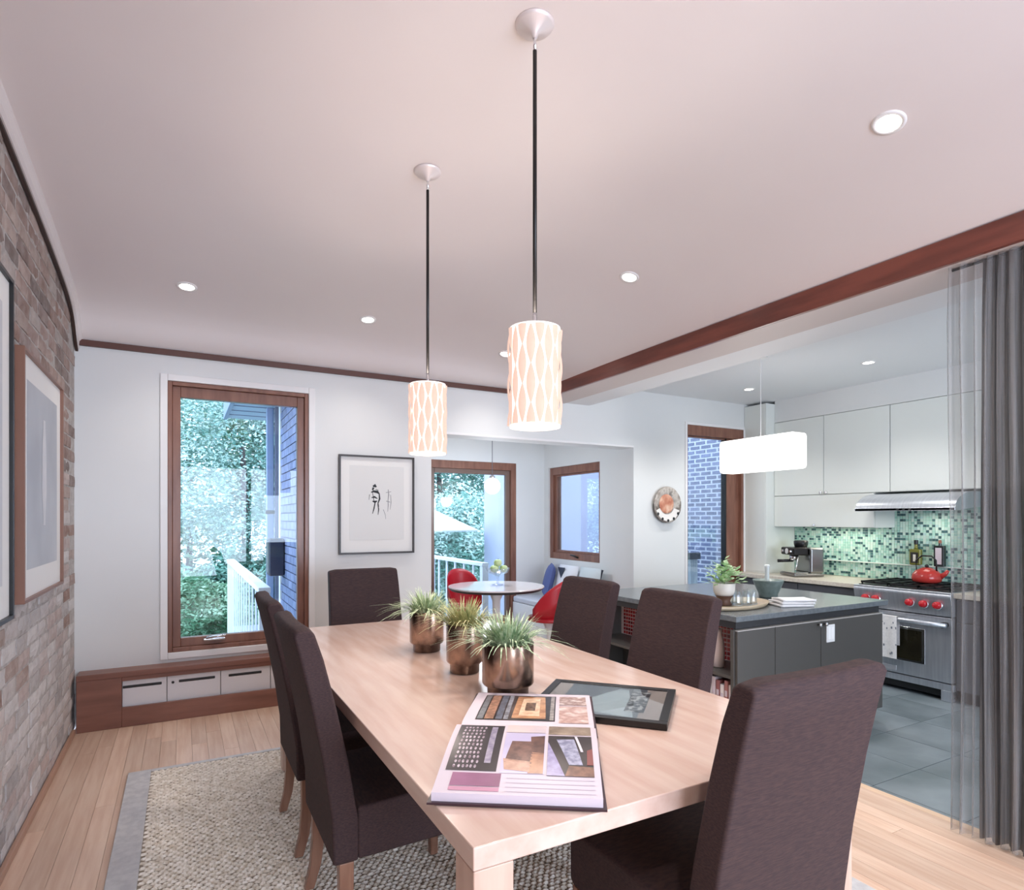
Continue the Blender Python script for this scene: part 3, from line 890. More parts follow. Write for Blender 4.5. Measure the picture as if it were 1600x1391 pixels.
# ---- framed ink sketch on the back wall
t = thing('wall_picture', 'framed black ink sketch on white paper, on the back wall', 'picture', (1.371, BK - .001, 1.072))
w2, h = .305, .781
fm = mat('frame_black_brown', (52, 44, 42), rough=.35)
for a in ((-w2, -w2 + .014, 0, h), (w2 - .014, w2, 0, h), (-w2 + .014, w2 - .014, 0, .014), (-w2 + .014, w2 - .014, h - .014, h)):
    B(a[0], -.03, a[2], a[1], 0, a[3]).build('frame_rail', fm, t, bevel=.001)
B(-w2 + .01, -.014, .01, w2 - .01, -.002, h - .01).build('mat_board', MATB, t)
B(-.22, -.0155, .11, .22, -.014, .70).build('paper_sheet', mat('sketch_paper', (226, 226, 224), rough=.7), t, bevel=.001)
ink = mat('ink', (34, 34, 38), rough=.6); ink2 = mat('ink_wash', (150, 150, 152), rough=.6)
def stroke(par, name, m, pts, ws):
    mb = MB()
    pts = [(.8 * x + .008, .43 + .85 * (z - .45)) for x, z in pts]; ws = [.7 * q_ for q_ in ws]
    for i, (x, z) in enumerate(pts):
        dxx = pts[min(i + 1, len(pts) - 1)][0] - pts[max(i - 1, 0)][0]; dzz = pts[min(i + 1, len(pts) - 1)][1] - pts[max(i - 1, 0)][1]
        l = math.hypot(dxx, dzz) or 1
        nx_, nz_ = -dzz / l * ws[i], dxx / l * ws[i]
        mb.v += [(x - nx_, -.0162, z - nz_), (x + nx_, -.0162, z + nz_), (x + nx_, -.0155, z + nz_), (x - nx_, -.0155, z - nz_)]
    for i in range(len(pts) - 1):
        for j in range(4):
            mb.f.append((i * 4 + j, i * 4 + (j + 1) % 4, i * 4 + 4 + (j + 1) % 4, i * 4 + 4 + j))
    return mb.build(name, m, par)
for pts, ws in (([(-.055, .575), (-.035, .585), (-.022, .57)], (.01, .018, .008)), ([(-.06, .54), (-.05, .565)], (.008, .012)),
                ([(-.075, .52), (-.05, .53), (-.01, .525), (.012, .505)], (.004, .012, .016, .004)), ([(.008, .51), (.012, .46), (-.004, .42), (.002, .385)], (.006, .009, .006, .004)),
                ([(-.06, .52), (-.05, .47), (-.045, .43)], (.003, .004, .003)), ([(-.07, .47), (-.04, .478), (-.01, .462)], (.004, .011, .004)),
                ([(-.062, .438), (-.035, .43), (-.012, .44)], (.004, .015, .004)), ([(-.035, .42), (-.045, .37), (-.06, .32)], (.006, .007, .003)),
                ([(-.006, .41), (.002, .36), (-.004, .31)], (.005, .006, .003)), ([(-.09, .50), (-.095, .45)], (.003, .002)), ([(-.03, .55), (.0, .54)], (.003, .003))):
    stroke(t, 'ink_stroke', ink, pts, ws)
for pts, ws in (([(.10, .55), (.105, .50), (.098, .45), (.10, .40), (.095, .34)], (.004, .006, .004, .005, .002)), ([(.125, .50), (.13, .43), (.12, .36)], (.003, .004, .002)),
                ([(.075, .52), (.13, .53)], (.003, .003)), ([(.08, .44), (.12, .43)], (.004, .004)), ([(.05, .36), (.07, .31), (.075, .27)], (.003, .003, .002))):
    stroke(t, 'ink_wash_stroke', ink2, pts, ws)

# ================================================================== LAMPS
def downlight(x, y, z, label, r=.05, nrm=None, energy=SPOT_W, color=NEUT):
    t = thing('downlight', label, 'ceiling light', (x, y, z), 0, 'recessed ceiling downlights')
    if nrm is not None:
        t.rotation_mode = 'QUATERNION'
        t.rotation_quaternion = Vector((0, 0, 1)).rotation_difference(nrm)
    MB().lathe([(r * .82, -.001), (r * .84, -.006), (r * 1.12, -.005), (r * 1.16, .001)], 28, cap0=False, cap1=False).build('trim_ring', TRIMW, t, smooth=True)
    MB().lathe([(.001, -.003), (r * .84, -.003)], 24, cap0=False, cap1=False).build('lens', BULB, t)
    l = light('SPOT', 'downlight_beam', (x, y, z - .03), energy, color, (0, 0, 0), .05, R(118), 1.0)
def cnormal(x, y):
    e = .02
    gx = (ceilz(x + e, y) - ceilz(x - e, y)) / (2 * e); gy = (ceilz(x, y + e) - ceilz(x, y - e)) / (2 * e)
    return Vector((-gx, -gy, 1)).normalized()
for x, y, lab in ((.025, 4.215, 'recessed downlight above the tall window beside the brick wall'), (1.16, 4.27, 'recessed downlight above the framed ink sketch'),
                  (2.31, 4.345, 'recessed downlight half behind the nearer pendant shade'), (2.34, 2.83, 'recessed downlight midway along the wooden beam'),
                  (2.30, 1.30, 'large recessed downlight nearest the curtain')):
    downlight(x, y, ceilz(x, y), lab, nrm=cnormal(x, y), energy=SPOT_W * (.5 if y > 4 else 1.1))
for x, y, lab in ((2.2, -.4, 'added fill downlight, unseen behind the camera on the right'), (.3, -.4, 'added fill downlight, unseen behind the camera on the left')):  # unseen downlights added to brighten the dining room
    downlight(x, y, ceilz(x, y), lab, energy=SPOT_W * 1.9)
for x, y, lab in ((5.0, 2.99, 'kitchen downlight in front of the range hood'), (4.98, 4.18, 'kitchen downlight near the narrow window'),
                  (5.0, 1.4, 'added kitchen downlight hidden behind the curtain'), (3.9, 4.1, 'added unseen kitchen downlight above the wall plate'), (3.9, 1.2, 'added unseen kitchen downlight over the aisle')):  # these three are unseen, added to brighten the kitchen
    downlight(x, y, KC, lab, energy=SPOT_W * .95, color=(1, .97, .92))

inner = emis('pendant_diffuser', (255, 246, 232), 1.7)
petm = mat('pendant_petal', (150, 126, 114), (140, 114, 102), scale=30, rough=.6, emit=.76, ecol=(255, 216, 198), spec=.1)
def petal_mesh(r, hh, aw, lo=-1, hi=1):
    mb = MB(); nn = 10; ring = []
    for i in range(nn + 1):
        s = lo + (hi - lo) * i / nn
        ww = aw * max(.03, math.cos(s * PI / 2)) ** .9
        for u in (-1, 0, 1):
            rad = r + .009 * math.cos(s * PI / 2) * (1 if u == 0 else .35)
            mb.v.append((rad * math.sin(u * ww), -rad * math.cos(u * ww), s * hh))
    for i in range(nn):
        for j in range(2):
            mb.f.append((i * 3 + j, i * 3 + j + 1, i * 3 + j + 4, i * 3 + j + 3))
    me = mb.mesh('petal'); me.materials.append(petm)
    me.polygons.foreach_set('use_smooth', [True] * len(me.polygons))
    return me
PR = .079
pm_full, pm_bot, pm_top = petal_mesh(PR, .064, .175), petal_mesh(PR, .064, .175, 0, 1), petal_mesh(PR, .064, .175, -1, 0)
def pendant(x, y, ztop, label):
    t = thing('pendant_lamp', label, 'pendant lamp', (x, y, 1.64), 0, 'pendant lamps over the dining table')
    H_ = .315
    sh = MB().lathe([(PR - .006, .004), (PR - .006, H_ - .004)], 32, cap0=True, cap1=False).build('diffuser', inner, t, smooth=True)
    for z0, r0 in ((.0, PR), (H_ - .008, PR)):
        MB().lathe([(r0 - .006, z0), (r0 + .002, z0), (r0 + .002, z0 + .008), (r0 - .006, z0 + .008)], 32, cap0=False, cap1=False).build('rim', mat('rim_white', (244, 236, 228), rough=.4, emit=.8), t, smooth=True)
    n = 9
    rows = 6
    for r_ in range(rows):
        zc = .006 + r_ * (H_ - .012) / (rows - 1)
        me = pm_bot if r_ == 0 else pm_top if r_ == rows - 1 else pm_full
        for k in range(n):
            inst('petal', me, t, (0, 0, zc), (0, 0, 2 * PI * (k + (.5 if r_ % 2 else 0)) / n + R(28.6 + 12)))
    L_ = ztop - 1.64
    MB().tube([(0, 0, H_ - .02), (0, 0, H_ + .05)], .007).build('lower_ferrule', CHROME, t, smooth=True)
    for a in range(3):
        an = a * 2 * PI / 3
        MB().tube([(0, 0, H_ - .004), (math.cos(an) * PR, math.sin(an) * PR, H_ - .004)], .0025, 6).build('spider_arm', CHROME, t)
    MB().tube([(0, 0, H_ + .05), (0, 0, L_ - .085)], .0068).build('stem', DARKM, t, smooth=True)
    MB().tube([(0, 0, L_ - .085), (0, 0, L_ - .02)], .005).build('upper_ferrule', CHROME, t, smooth=True)
    MB().lathe([(.008, L_ - .045), (.012, L_ - .03), (.055, L_ - .012), (.062, L_ - .004), (.062, L_)], 32).build('canopy', mat('canopy_satin', (224, 214, 212), rough=.35, metal=.3), t, smooth=True)
    light('SPOT', 'pendant_uplight', (x, y, 1.64 + H_ - .02), 9, WARM, (R(180), 0, 0), .04, R(104), .6)
    light('SPOT', 'pendant_downlight', (x, y, 1.625), 22, WARM, (0, 0, 0), .06, R(150), .6)
pendant(.985, 1.655, ceilz(.985, 1.655), 'nearer patterned cylinder pendant lamp hanging over the dining table')
pendant(.97, 2.572, ceilz(.97, 2.572), 'farther patterned cylinder pendant lamp before the back wall')

# kitchen linear pendant
t = thing('kitchen_pendant', 'glowing white rectangular pendant lamp over the kitchen island', 'pendant lamp', (4.05, 3.285, 1.73))
mb = MB().prism([(-.085, -.355), (.085, -.355), (.085, .355), (-.085, .355)], 'z', 0, .27)
mb.build('shade', emis('kitchen_shade', (255, 253, 250), 2.4), t, bevel=.025, seg=3)
MB().tube([(0, 0, .27), (0, 0, KC - 1.73 - .02)], .003).build('cord', WHITEP, t)
MB().lathe([(.05, KC - 1.73 - .02), (.05, KC - 1.73)], 20).build('canopy', WHITEP, t)
light('POINT', 'kitchen_pendant_light', (4.05, 3.285, 1.66), 14, NEUT, size=.1)

# nook globe
t = thing('globe_pendant', 'small white glass globe pendant in the breakfast nook', 'pendant lamp', (2.82, 5.6, 1.69))
MB().ball((0, 0, 0), .086, 20, 14).build('globe', emis('globe_glow', (255, 250, 250), 1.7), t, smooth=True)
MB().lathe([(.03, .078), (.03, .1), (.012, .115)], 16).build('cap', CHROME, t, smooth=True)
MB().tube([(0, 0, .11), (0, 0, .61)], .004).build('stem', mat('stem_grey', (120, 120, 128), rough=.4), t)
light('POINT', 'nook_light', (2.82, 5.6, 1.55), 20, (.86, .92, 1.0), size=.12)

# ================================================================== CURTAIN
t = thing('curtain', 'dark grey semi sheer pleated curtain hanging from the wooden beam', 'curtain', (2.955, 0, 0))
def cx(y, amp, per, ph=0):
    a = 2 * PI * y / per + ph
    return amp * (math.sin(a) + .35 * math.sin(2.1 * a + 1) + .2 * math.sin(.53 * a))
def curtain_mesh(y0, y1, amp, per, xo, th):
    mb = MB(); nn = int(abs(y1 - y0) / .004)
    zs = [.012, .3, .8, 1.3, 1.8, 2.2, 2.405, 2.436]
    for z in zs:
        k_ = 1.0 if z < 2.3 else .55
        for i in range(nn + 1):
            y = y0 + (y1 - y0) * i / nn
            mb.v.append((xo + cx(y + .004 * math.sin(z * 2.3), amp * k_ * (1 + .12 * math.sin(z * 3 + y * 9)), per), y + .006 * math.sin(z * 1.7 + y * 30), z))
    for j in range(len(zs) - 1):
        for i in range(nn):
            a = j * (nn + 1) + i
            mb.f.append((a, a + 1, a + nn + 2, a + nn + 1))
    return mb
sh1 = sheer_mat('curtain_dark', (46, 44, 46), (102, 98, 98), .93)
sh2 = sheer_mat('curtain_sheer', (96, 96, 98), (170, 170, 172), .42)
curtain_mesh(1.285, -.4, .026, .052, 0, 0).build('pleated_panel', sh1, t, smooth=True)
curtain_mesh(1.395, 1.10, .022, .045, -.03, 0).build('sheer_edge', sh2, t, smooth=True)
MB().tube([(0, 1.4, 2.435), (0, -.5, 2.435)], .006).build('track', DARKM, t)

# ================================================================== KITCHEN
# ---- island
IX0, IX1, IY0, IY1, IZ = 2.985, 4.575, 2.6, 4.12, .75
t = thing('kitchen_island', 'charcoal kitchen island with grey stone worktop and tiled end shelf', 'kitchen island', (IX0, IY0, KF))
iz = IZ - KF; wx, wy = IX1 - IX0, IY1 - IY0
B(-.01, -.01, iz - .035, wx, wy, iz).build('worktop', STONE, t, bevel=.003)
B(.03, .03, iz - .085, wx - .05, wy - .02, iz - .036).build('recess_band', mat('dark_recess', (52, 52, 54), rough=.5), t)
B(.33, .02, .1, wx - .06, wy - .02, iz - .085).build('carcass', CHAR, t)
B(.05, .06, 0, wx - .1, wy - .06, .1).build('plinth', BLACK, t)
for a, b in ((.012, .355), (.36, .82), (.825, wx - .055)):
    d_ = B(a, 0, .105, b, .02, iz - .095).build('door', CHAR, t, bevel=.002)
    B(a, -.002, iz - .0945, b, .02, iz - .09).build('door_edge', mat('edge_light', (190, 186, 182), rough=.4), d_)
for kx in (.79, .855):
    MB().lathe([(.006, 0), (.006, .012), (.013, .016), (.014, .024), (.004, .028)], 14).build('knob', CHROME, t, smooth=True, loc=(kx, 0, iz - .115)).rotation_euler = (R(90), 0, 0)
op = B(.875, -.006, iz - .245, .965, .001, iz - .125).build('outlet_plate', WHITEP, t, bevel=.003, label='white double switch plate')
for k_ in (0, 1):
    B(.888 + k_ * .035, -.009, iz - .225, .915 + k_ * .035, -.005, iz - .145).build('rocker', mat('rocker_white', (248, 248, 248), rough=.3), op, bevel=.002)
# shelf end facing the dining room
B(.0, .021, .1, .33, .045, iz - .086).build('shelf_side', CHAR, t, bevel=.002)
B(.0, wy - .03, .1, .33, wy - .001, iz - .086).build('shelf_side', CHAR, t, bevel=.002)
B(.0, .045, .2, .33, wy - .03, .22).build('shelf_board', CHAR, t)
B(.0, .045, .495, .33, wy - .03, .515).build('shelf_board', CHAR, t)
def mosaic(parent, name, axis, base, u0, u1, z0, z1, s, cols, gap, seed, dep=.004, sgn=-1, m=None):
    """real small tiles joined in one mesh, each with its own colour"""
    rr = random.Random(seed); mb = MB(); colr = []
    nu = int((u1 - u0) / s); nz = int((z1 - z0) / s)
    for i in range(nu):
        for j in range(nz):
            ua, za = u0 + i * s + gap / 2, z0 + j * s + gap / 2
            ub, zb = ua + s - gap, za + s - gap
            d0 = base; d1 = base + sgn * (dep + rr.uniform(-.0005, .0005))
            mb.box(min(d0, d1), ua, za, max(d0, d1), ub, zb)
            c = rr.choice(cols); k_ = rr.uniform(.9, 1.08)
            colr += [tuple(min(1, v * k_) for v in lin(c)) + (1,)] * 8
    o = mb.build(name, m or MATS['mosaic_glaze'], parent, kind='stuff')
    at = o.data.color_attributes.new('tile_colour', 'FLOAT_COLOR', 'POINT')
    at.data.foreach_set('color', np.array(colr, dtype=np.float32).ravel())
    return o
attr_mat('mosaic_glaze')
B(.31, .03, .515, .329, wy - .03, iz - .09).build('mosaic_backing', mat('red_grout', (214, 190, 184), rough=.8), t)
mosaic(t, 'red_mosaic', 'x', .31, .05, wy - .035, .518, iz - .09, .03, [(150, 26, 34), (172, 40, 44), (120, 16, 26), (186, 60, 56)], .0075, 4, .002)
# white vase and books on the island shelf
v = thing('vase', 'pale cylindrical vase in the red tiled island shelf', 'vase', (IX0 + .12, IY0 + .25, KF + .516)); v.scale = (.95, .95, .83)
MB().lathe([(.035, .001), (.04, .006), (.042, .12), (.036, .2), (.024, .25), (.026, .3), (.02, .3), (.018, .24)], 24, cap1=False).build('body', mat('vase_pink_white', (236, 218, 212), rough=.3), v, smooth=True)
bcols = [(222, 210, 208), (176, 120, 116), (232, 226, 224), (150, 96, 96), (208, 196, 200), (236, 230, 226), (120, 90, 92), (214, 180, 172)]
for k_ in range(8):
    b0 = .05 + k_ * .034
    h_ = (.23, .25, .22, .24, .255, .225, .245, .255)[k_]
    nm = ('first', 'second', 'third', 'fourth', 'fifth', 'sixth', 'seventh', 'eighth')[k_]
    bb = thing('book', f'upright book on the island\'s lower shelf, {nm} from its near corner', 'book', (IX0 + .02, IY0 + b0, KF + .2205), 0, 'books on the island shelf')
    B(0, 0, 0, .16, .028, h_).build('cover', mat('book_spine_%d' % k_, bcols[k_], rough=.5), bb, bevel=.003)
    B(-.0008, .004, h_ * .6, .001, .024, h_ * .75).build('spine_label', PAPER, bb)

# ---- tray group on the island
tr = thing('tray', 'pale wooden serving tray on the kitchen island', 'tray', (3.32, 2.93, IZ), R(10))
MB().lathe([(.2, .001), (.235, .004), (.25, .028), (.243, .03), (.228, .012), (.001, .011)], 40, cap1=False).build('dish', mat('tray_wood', (196, 178, 150), (170, 150, 122), scale=6, rough=.4), tr, smooth=True).scale = (1.35, .8, 1)
pt = thing('herb_pot', 'leafy green herb in a pale bowl with brown foot, on the tray', 'potted plant', (3.245, 2.93, IZ + .013))
MB().lathe([(.048, 0), (.052, .004), (.040, .03), (.055, .062), (.062, .066), (.05, .066)], 24).build('stand', mat('stand_brown', (92, 66, 54), rough=.5), pt, smooth=True)
MB().lathe([(.03, .06), (.055, .067), (.07, .09), (.074, .15), (.07, .15), (.066, .13)], 28, cap1=False).build('bowl', mat('bowl_white', (218, 214, 206), rough=.5), pt, smooth=True)
MB().lathe([(.001, .125), (.068, .125)], 20, cap0=False).build('soil', soil, pt)
lf = MB(); rr = random.Random(9)
for i in range(190):
    a = rr.uniform(0, 2 * PI); q = rr.uniform(0, .125); zz = .15 + rr.uniform(.0, .15) * (1.1 - q * 5)
    d = Vector((math.cos(a), math.sin(a), rr.uniform(-.2, 1))).normalized(); p = Vector((q * math.cos(a), q * math.sin(a), zz))
    sd = d.cross(Vector((0, 0, 1))).normalized() * .017; l_ = rr.uniform(.038, .06)
    lf.add([p, p + d * l_ * .5 + sd, p + d * l_ + Vector((0, 0, -.004)), p + d * l_ * .5 - sd], [(0, 1, 2, 3)])
lf.build('leaves', mat('herb_leaf', (136, 184, 112), (206, 230, 186), scale=50, rough=.5), pt, kind='stuff')
MB().tube([(0, 0, .12), (.01, 0, .2)], .004).build('stem', mat('herb_stem', (110, 130, 80), rough=.6), pt)
for k_, (x, y, nm) in enumerate(((3.31, 2.88, 'nearest the herb pot'), (3.385, 2.86, 'in the middle of the tray'), (3.46, 2.88, 'nearest the folded napkin'), (3.37, 2.97, 'at the back of the tray'))):
    g = thing('drinking_glass', 'upturned clear drinking glass ' + nm, 'glass', (x, y, IZ + .0135), 0, 'upturned glasses on the tray')
    MB().lathe([(.036, 0), (.034, .05), (.029, .095), (.026, .1), (.001, .1), (.001, .094), (.026, .093), (.031, .05), (.033, 0)], 20, cap0=False, cap1=False).build('bowl', GLASS, g, smooth=True)
    MB().lathe([(.0372, .0), (.0372, .004), (.033, .004), (.033, 0)], 20, cap0=False, cap1=False).build('rim', mat('glass_rim', (210, 220, 224), rough=.1), g)
np_ = thing('napkin', 'folded white cloth napkin beside the tray', 'napkin', (3.70, 2.765, IZ + .003), R(-20)); np_.scale = (1.35, 1.3, 1.5)
for k_ in range(3):
    MB().grid(lambda u, v, k_=k_: (-.09 + .18 * u + k_ * .006, -.075 + (.15 - k_ * .02) * v, .004 + k_ * .012 + .006 * math.sin(u * 4 + k_) * math.sin(v * 3) + .004), 10, 8).build('fold', mat('napkin_cloth', (238, 236, 236), rough=.8), np_, smooth=True).modifiers.new('t', 'SOLIDIFY').thickness = .009
mo = thing('mortar', 'grey green stone mortar bowl on the kitchen island', 'bowl', (3.93, 3.12, IZ))
MB().lathe([(.062, .001), (.068, .006), (.07, .03), (.088, .07), (.11, .125), (.112, .135), (.1, .135), (.075, .07), (.03, .045), (.001, .044)], 32, cap1=False).build('bowl', mat('celadon_stone', (120, 134, 130), (100, 114, 110), scale=20, rough=.35), mo, smooth=True)
pe = thing('pestle', 'pale pestle standing upright in the stone mortar', 'pestle', (3.93, 3.13, IZ + .046))
MB().lathe([(.02, 0), (.026, .02), (.018, .06), (.016, .15), (.022, .19), (.016, .205)], 16).build('shaft', mat('pestle_pale', (206, 212, 210), rough=.3), pe, smooth=True)

# ---- range
RYA, RYB, RXF = 2.575, 3.375, 5.46
rng = thing('range_cooker', 'stainless steel gas range with red control knobs', 'range', (RXF, RYA, KF))
rw = RYB - RYA; rz_ = lambda z: z - KF
B(.06, 0, .11, KW - RXF - .005, rw, rz_(.735)).build('body', mat('range_side', (46, 46, 48), rough=.4), rng)
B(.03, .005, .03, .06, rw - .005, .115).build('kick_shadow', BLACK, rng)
B(.0, 0, .09, .04, rw, .145).build('kick_panel', STEEL, rng, bevel=.003)
for yy in (.015, rw - .095):
    B(.0, yy, .001, .06, yy + .08, .089).build('foot', STEEL, rng, bevel=.003)
dr = B(-.01, .01, .155, .055, rw - .01, rz_(.545)).build('oven_door', STEEL, rng, bevel=.004)
B(-.014, .21, rz_(.13), -.006, rw - .19, rz_(.425)).build('window_trim', CHROME, dr, bevel=.003)
B(-.016, .235, rz_(.15), -.011, rw - .215, rz_(.405)).build('window_glass', mat('oven_glass', (26, 24, 18), (48, 44, 30), scale=3, rough=.12), dr)
B(-.015, .44, .175, -.009, .60, .215).build('badge', mat('badge', (206, 206, 210), rough=.3, metal=.5), dr, bevel=.002)
hdl = MB().tube([(-.075, .02, rz_(.49)), (-.075, rw - .02, rz_(.49))], .019, 14).build('oven_handle', STEEL, rng, smooth=True)
for yy in (.05, rw - .05):
    MB().tube([(-.075, yy, rz_(.49)), (-.008, yy, rz_(.49))], [.024, .02], 12).build('handle_bracket', DARKM, hdl, smooth=True)
cp = MB().prism([(-.015, rz_(.555)), (.07, rz_(.555)), (.07, rz_(.735)), (-.045, rz_(.735)), (-.05, rz_(.722)), (-.045, rz_(.70))], 'y', 0, rw).build('control_panel', STEEL, rng, bevel=.003)
red = mat('knob_red', (188, 34, 44), rough=.25)
for yy in (.10, .205, .315, .60, .69):
    kb = MB().lathe([(.036, 0), (.036, .008), (.028, .012)], 20).build('knob_bezel', CHROME, rng, smooth=True, loc=(-.03, yy, rz_(.64)))
    kb.rotation_euler = (0, R(-82), 0)
    MB().lathe([(.029, .008), (.031, .014), (.028, .04), (.02, .046)], 20).build('knob', red, kb, smooth=True)
B(-.045, 0, rz_(.735), KW - RXF - .005, rw, rz_(.752)).build('cooktop', STEEL, rng, bevel=.003)
B(.0, .02, rz_(.752), .60, rw - .02, rz_(.758)).build('burner_tray', BLACK, rng)
for i in range(3):
    y0 = .025 + i * (rw - .05) / 3; y1 = y0 + (rw - .05) / 3 - .008
    g = MB()
    for yy in (y0, (y0 + y1) / 2 - .006, y1 - .012):
        g.box(.01, yy, rz_(.772), .59, yy + .012, rz_(.786))
    for xx in (.01, .15, .29, .43, .578):
        g.box(xx, y0, rz_(.768), xx + .012, y1, rz_(.784))
    for xx in (.015, .575):
        for yy in (y0 + .004, y1 - .014):
            g.box(xx, yy, rz_(.757), xx + .01, yy + .01, rz_(.772))
    g.build('grate', BLACK, rng)
for bx_ in (.16, .44):
    for i in range(3):
        yy = .025 + (i + .5) * (rw - .05) / 3
        MB().lathe([(.045, rz_(.757)), (.05, rz_(.764)), (.03, rz_(.769))], 18).build('burner', DARKM, rng, loc=(bx_, yy, 0))
# tea towel on the oven handle
tw = thing('tea_towel', 'white tea towel with small prints hung over the oven handle', 'towel', (RXF - .075, RYA + .475, KF))
MB().grid(lambda u, v: (-.023 - .003 * math.sin(u * 9), -.085 + .17 * u, rz_(.512) - .36 * v), 12, 16).build('front_fold', mat('towel_cloth', (236, 234, 232), (224, 222, 222), scale=60, rough=.9), tw, smooth=True)
MB().grid(lambda u, v: (-.023 + .046 * v, -.085 + .17 * u, rz_(.512) + .003 * math.sin(v * PI)), 8, 5).build('top_fold', MATS['towel_cloth'], tw, smooth=True)
MB().grid(lambda u, v: (.023, -.085 + .17 * u, rz_(.512) - .25 * v), 8, 8).build('back_fold', MATS['towel_cloth'], tw, smooth=True)
mb = MB(); rr = random.Random(5)
for i in range(16):
    a, b = rr.uniform(-.085, .075), rz_(.47) - rr.uniform(0, .3)
    mb.box(-.0275, a, b, -.0268, a + rr.uniform(.006, .014), b + rr.uniform(.008, .02))
mb.build('printed_motif', mat('towel_print', (120, 126, 136), rough=.8), tw)
# kettle
kt = thing('kettle', 'red enamel kettle with dark lid knob on the range', 'kettle', (RXF + .33, RYA + .37, KF + rz_(.787)))
MB().lathe([(.085, 0), (.108, .012), (.115, .04), (.108, .075), (.085, .105), (.05, .122), (.04, .128), (.03, .132), (.001, .134)], 32, cap1=False).build('body', mat('kettle_red', (196, 62, 56), rough=.2), kt, smooth=True)
MB().tube([(.02, -.09, .05), (.03, -.135, .085), (.032, -.155, .115)], [.026, .018, .013], 12).build('spout', MATS['kettle_red'], kt, smooth=True)
MB().ball((0, 0, .146), .016, 12, 8).build('lid_knob', BLACK, kt, smooth=True)
MB().tube([(0, .085, .10), (0, .09, .19), (0, .04, .235), (0, -.04, .235), (0, -.075, .2), (0, -.08, .10)], .007, 8).build('handle', BLACK, kt, smooth=True)

# ---- hood
hd = thing('range_hood', 'curved stainless steel range hood', 'range hood', (5.44, 2.56, 1.42))
hl = .82
arc = [(.0, 0), (.0, .025)] + [(.01 + .30 * (1 - math.cos(a)), .025 + .135 * math.sin(a)) for a in np.linspace(.05, PI / 2, 10)] + [(.655, .16), (.655, .06), (.06, .0)]
MB().prism(arc, 'y', 0, hl).build('canopy', STEEL, hd, smooth=False, bevel=.002, fix=True)
B(.0, -.002, .0, .012, hl + .002, .024).build('front_lip', CHROME, hd, bevel=.003)
for k_ in range(3):
    MB().lathe([(.01, 0), (.01, .006)], 12).build('button', BLACK, hd, loc=(-.006, .34 + k_ * .05, .012)).rotation_euler = (0, R(90), 0)

# ---- counters and base cabinets
ct = tag(B(5.44, RYB + .005, .71, KW - .002, BK - .002, .75).build('worktop', BEIGE, bevel=.003), 'pale beige stone worktop left of the range', 'worktop')
ct2 = tag(B(5.44, .9, .71, KW - .002, RYA - .005, .75).build('worktop', BEIGE, bevel=.003), 'pale beige stone worktop right of the range, behind the curtain', 'worktop')
def base_cab(y0, y1, label):
    t = thing('base_cabinet', label, 'cabinet', (5.5, y0, KF), 0, 'charcoal base cabinets')
    B(.0, .001, .1, KW - 5.505, y1 - y0 - .001, .845).build('body', CHAR, t)
    B(.05, .001, 0, .3, y1 - y0 - .001, .1).build('plinth', BLACK, t)
    d_ = B(-.02, .004, .66, 0, y1 - y0 - .004, .835).build('drawer', mat('drawer_grey', (84, 86, 92), rough=.35), t, bevel=.002)
    MB().lathe([(.005, 0), (.006, .014), (.014, .018), (.014, .026), (.004, .03)], 14).build('knob', CHROME, d_, smooth=True, loc=(-.02, (y1 - y0) / 2, .76)).rotation_euler = (0, R(-90), 0)
    d_ = B(-.02, .004, .105, 0, y1 - y0 - .004, .65).build('door', MATS['drawer_grey'], t, bevel=.002)
    MB().lathe([(.005, 0), (.006, .014), (.014, .018), (.014, .026), (.004, .03)], 14).build('knob', CHROME, d_, smooth=True, loc=(-.02, .06, .6)).rotation_euler = (0, R(-90), 0)
base_cab(RYB + .005, 4.0, 'charcoal base cabinet beside the range, behind the island')
base_cab(4.0, BK - .002, 'charcoal base cabinet under the kitchen window corner')
base_cab(1.7, RYA - .005, 'charcoal base cabinet on the curtain side of the range')
base_cab(.9, 1.7, 'charcoal base cabinet farthest behind the curtain')

# ---- tall side unit and upper cabinets
t = thing('tall_cabinet', 'tall narrow white cabinet at the kitchen window corner', 'cabinet', (5.62, 4.487, .751))
B(.0, 0, 0, KW - 5.62 - .002, BK - 4.487 - .002, 2.62 - .751).build('body', KWHITE, t, bevel=.002)
B(-.004, .012, .02, -.0005, BK - 4.487 - .012, 2.58 - .751).build('door', KWHITE, t, bevel=.001)
UX = 5.75
def upper(y0, y1, z0, z1, label, knob=None):
    t = thing('wall_cabinet', label, 'cabinet', (UX, y0, z0), 0, 'white kitchen wall cabinets')
    B(.02, .0005, 0, KW - UX - .012, y1 - y0 - .0005, z1 - z0 - .0005).build('body', KWHITE, t)
    d_ = B(0, .003, .003, .0195, y1 - y0 - .003, z1 - z0 - .004).build('door', KWHITE, t, bevel=.002)
    if knob is not None:
        B(-.02, knob - .012, .008, 0, knob + .012, .032).build('knob', CHROME, d_, bevel=.004)
upper(3.9, 4.486, 1.6, 2.41, 'white upper wall cabinet beside the tall corner unit', .03)
upper(3.24, 3.899, 1.6, 2.41, 'white upper wall cabinet in the middle, partly over the hood', .63)
upper(2.5, 3.239, 1.6, 2.41, 'white upper wall cabinet directly over the hood', None)
upper(1.6, 2.499, 1.6, 2.41, 'white upper wall cabinet behind the curtain', None)
upper(3.385, 4.486, 1.265, 1.599, 'low white flap cabinet above the espresso machine', .62)
struct(B(UX + .01, .9, 2.412, KW, 4.486, KC).build('trim_8', WALL), 'white bulkhead above the wall cabinets')
light_bar('under_cabinet_light', (5.9, 3.85, 1.258), 2.2, (1, .93, .8), .1, .7)
light('AREA', 'hood_light', (5.85, 2.97, 1.40), 1.2, (1, .95, .85), (0, 0, 0), .25)

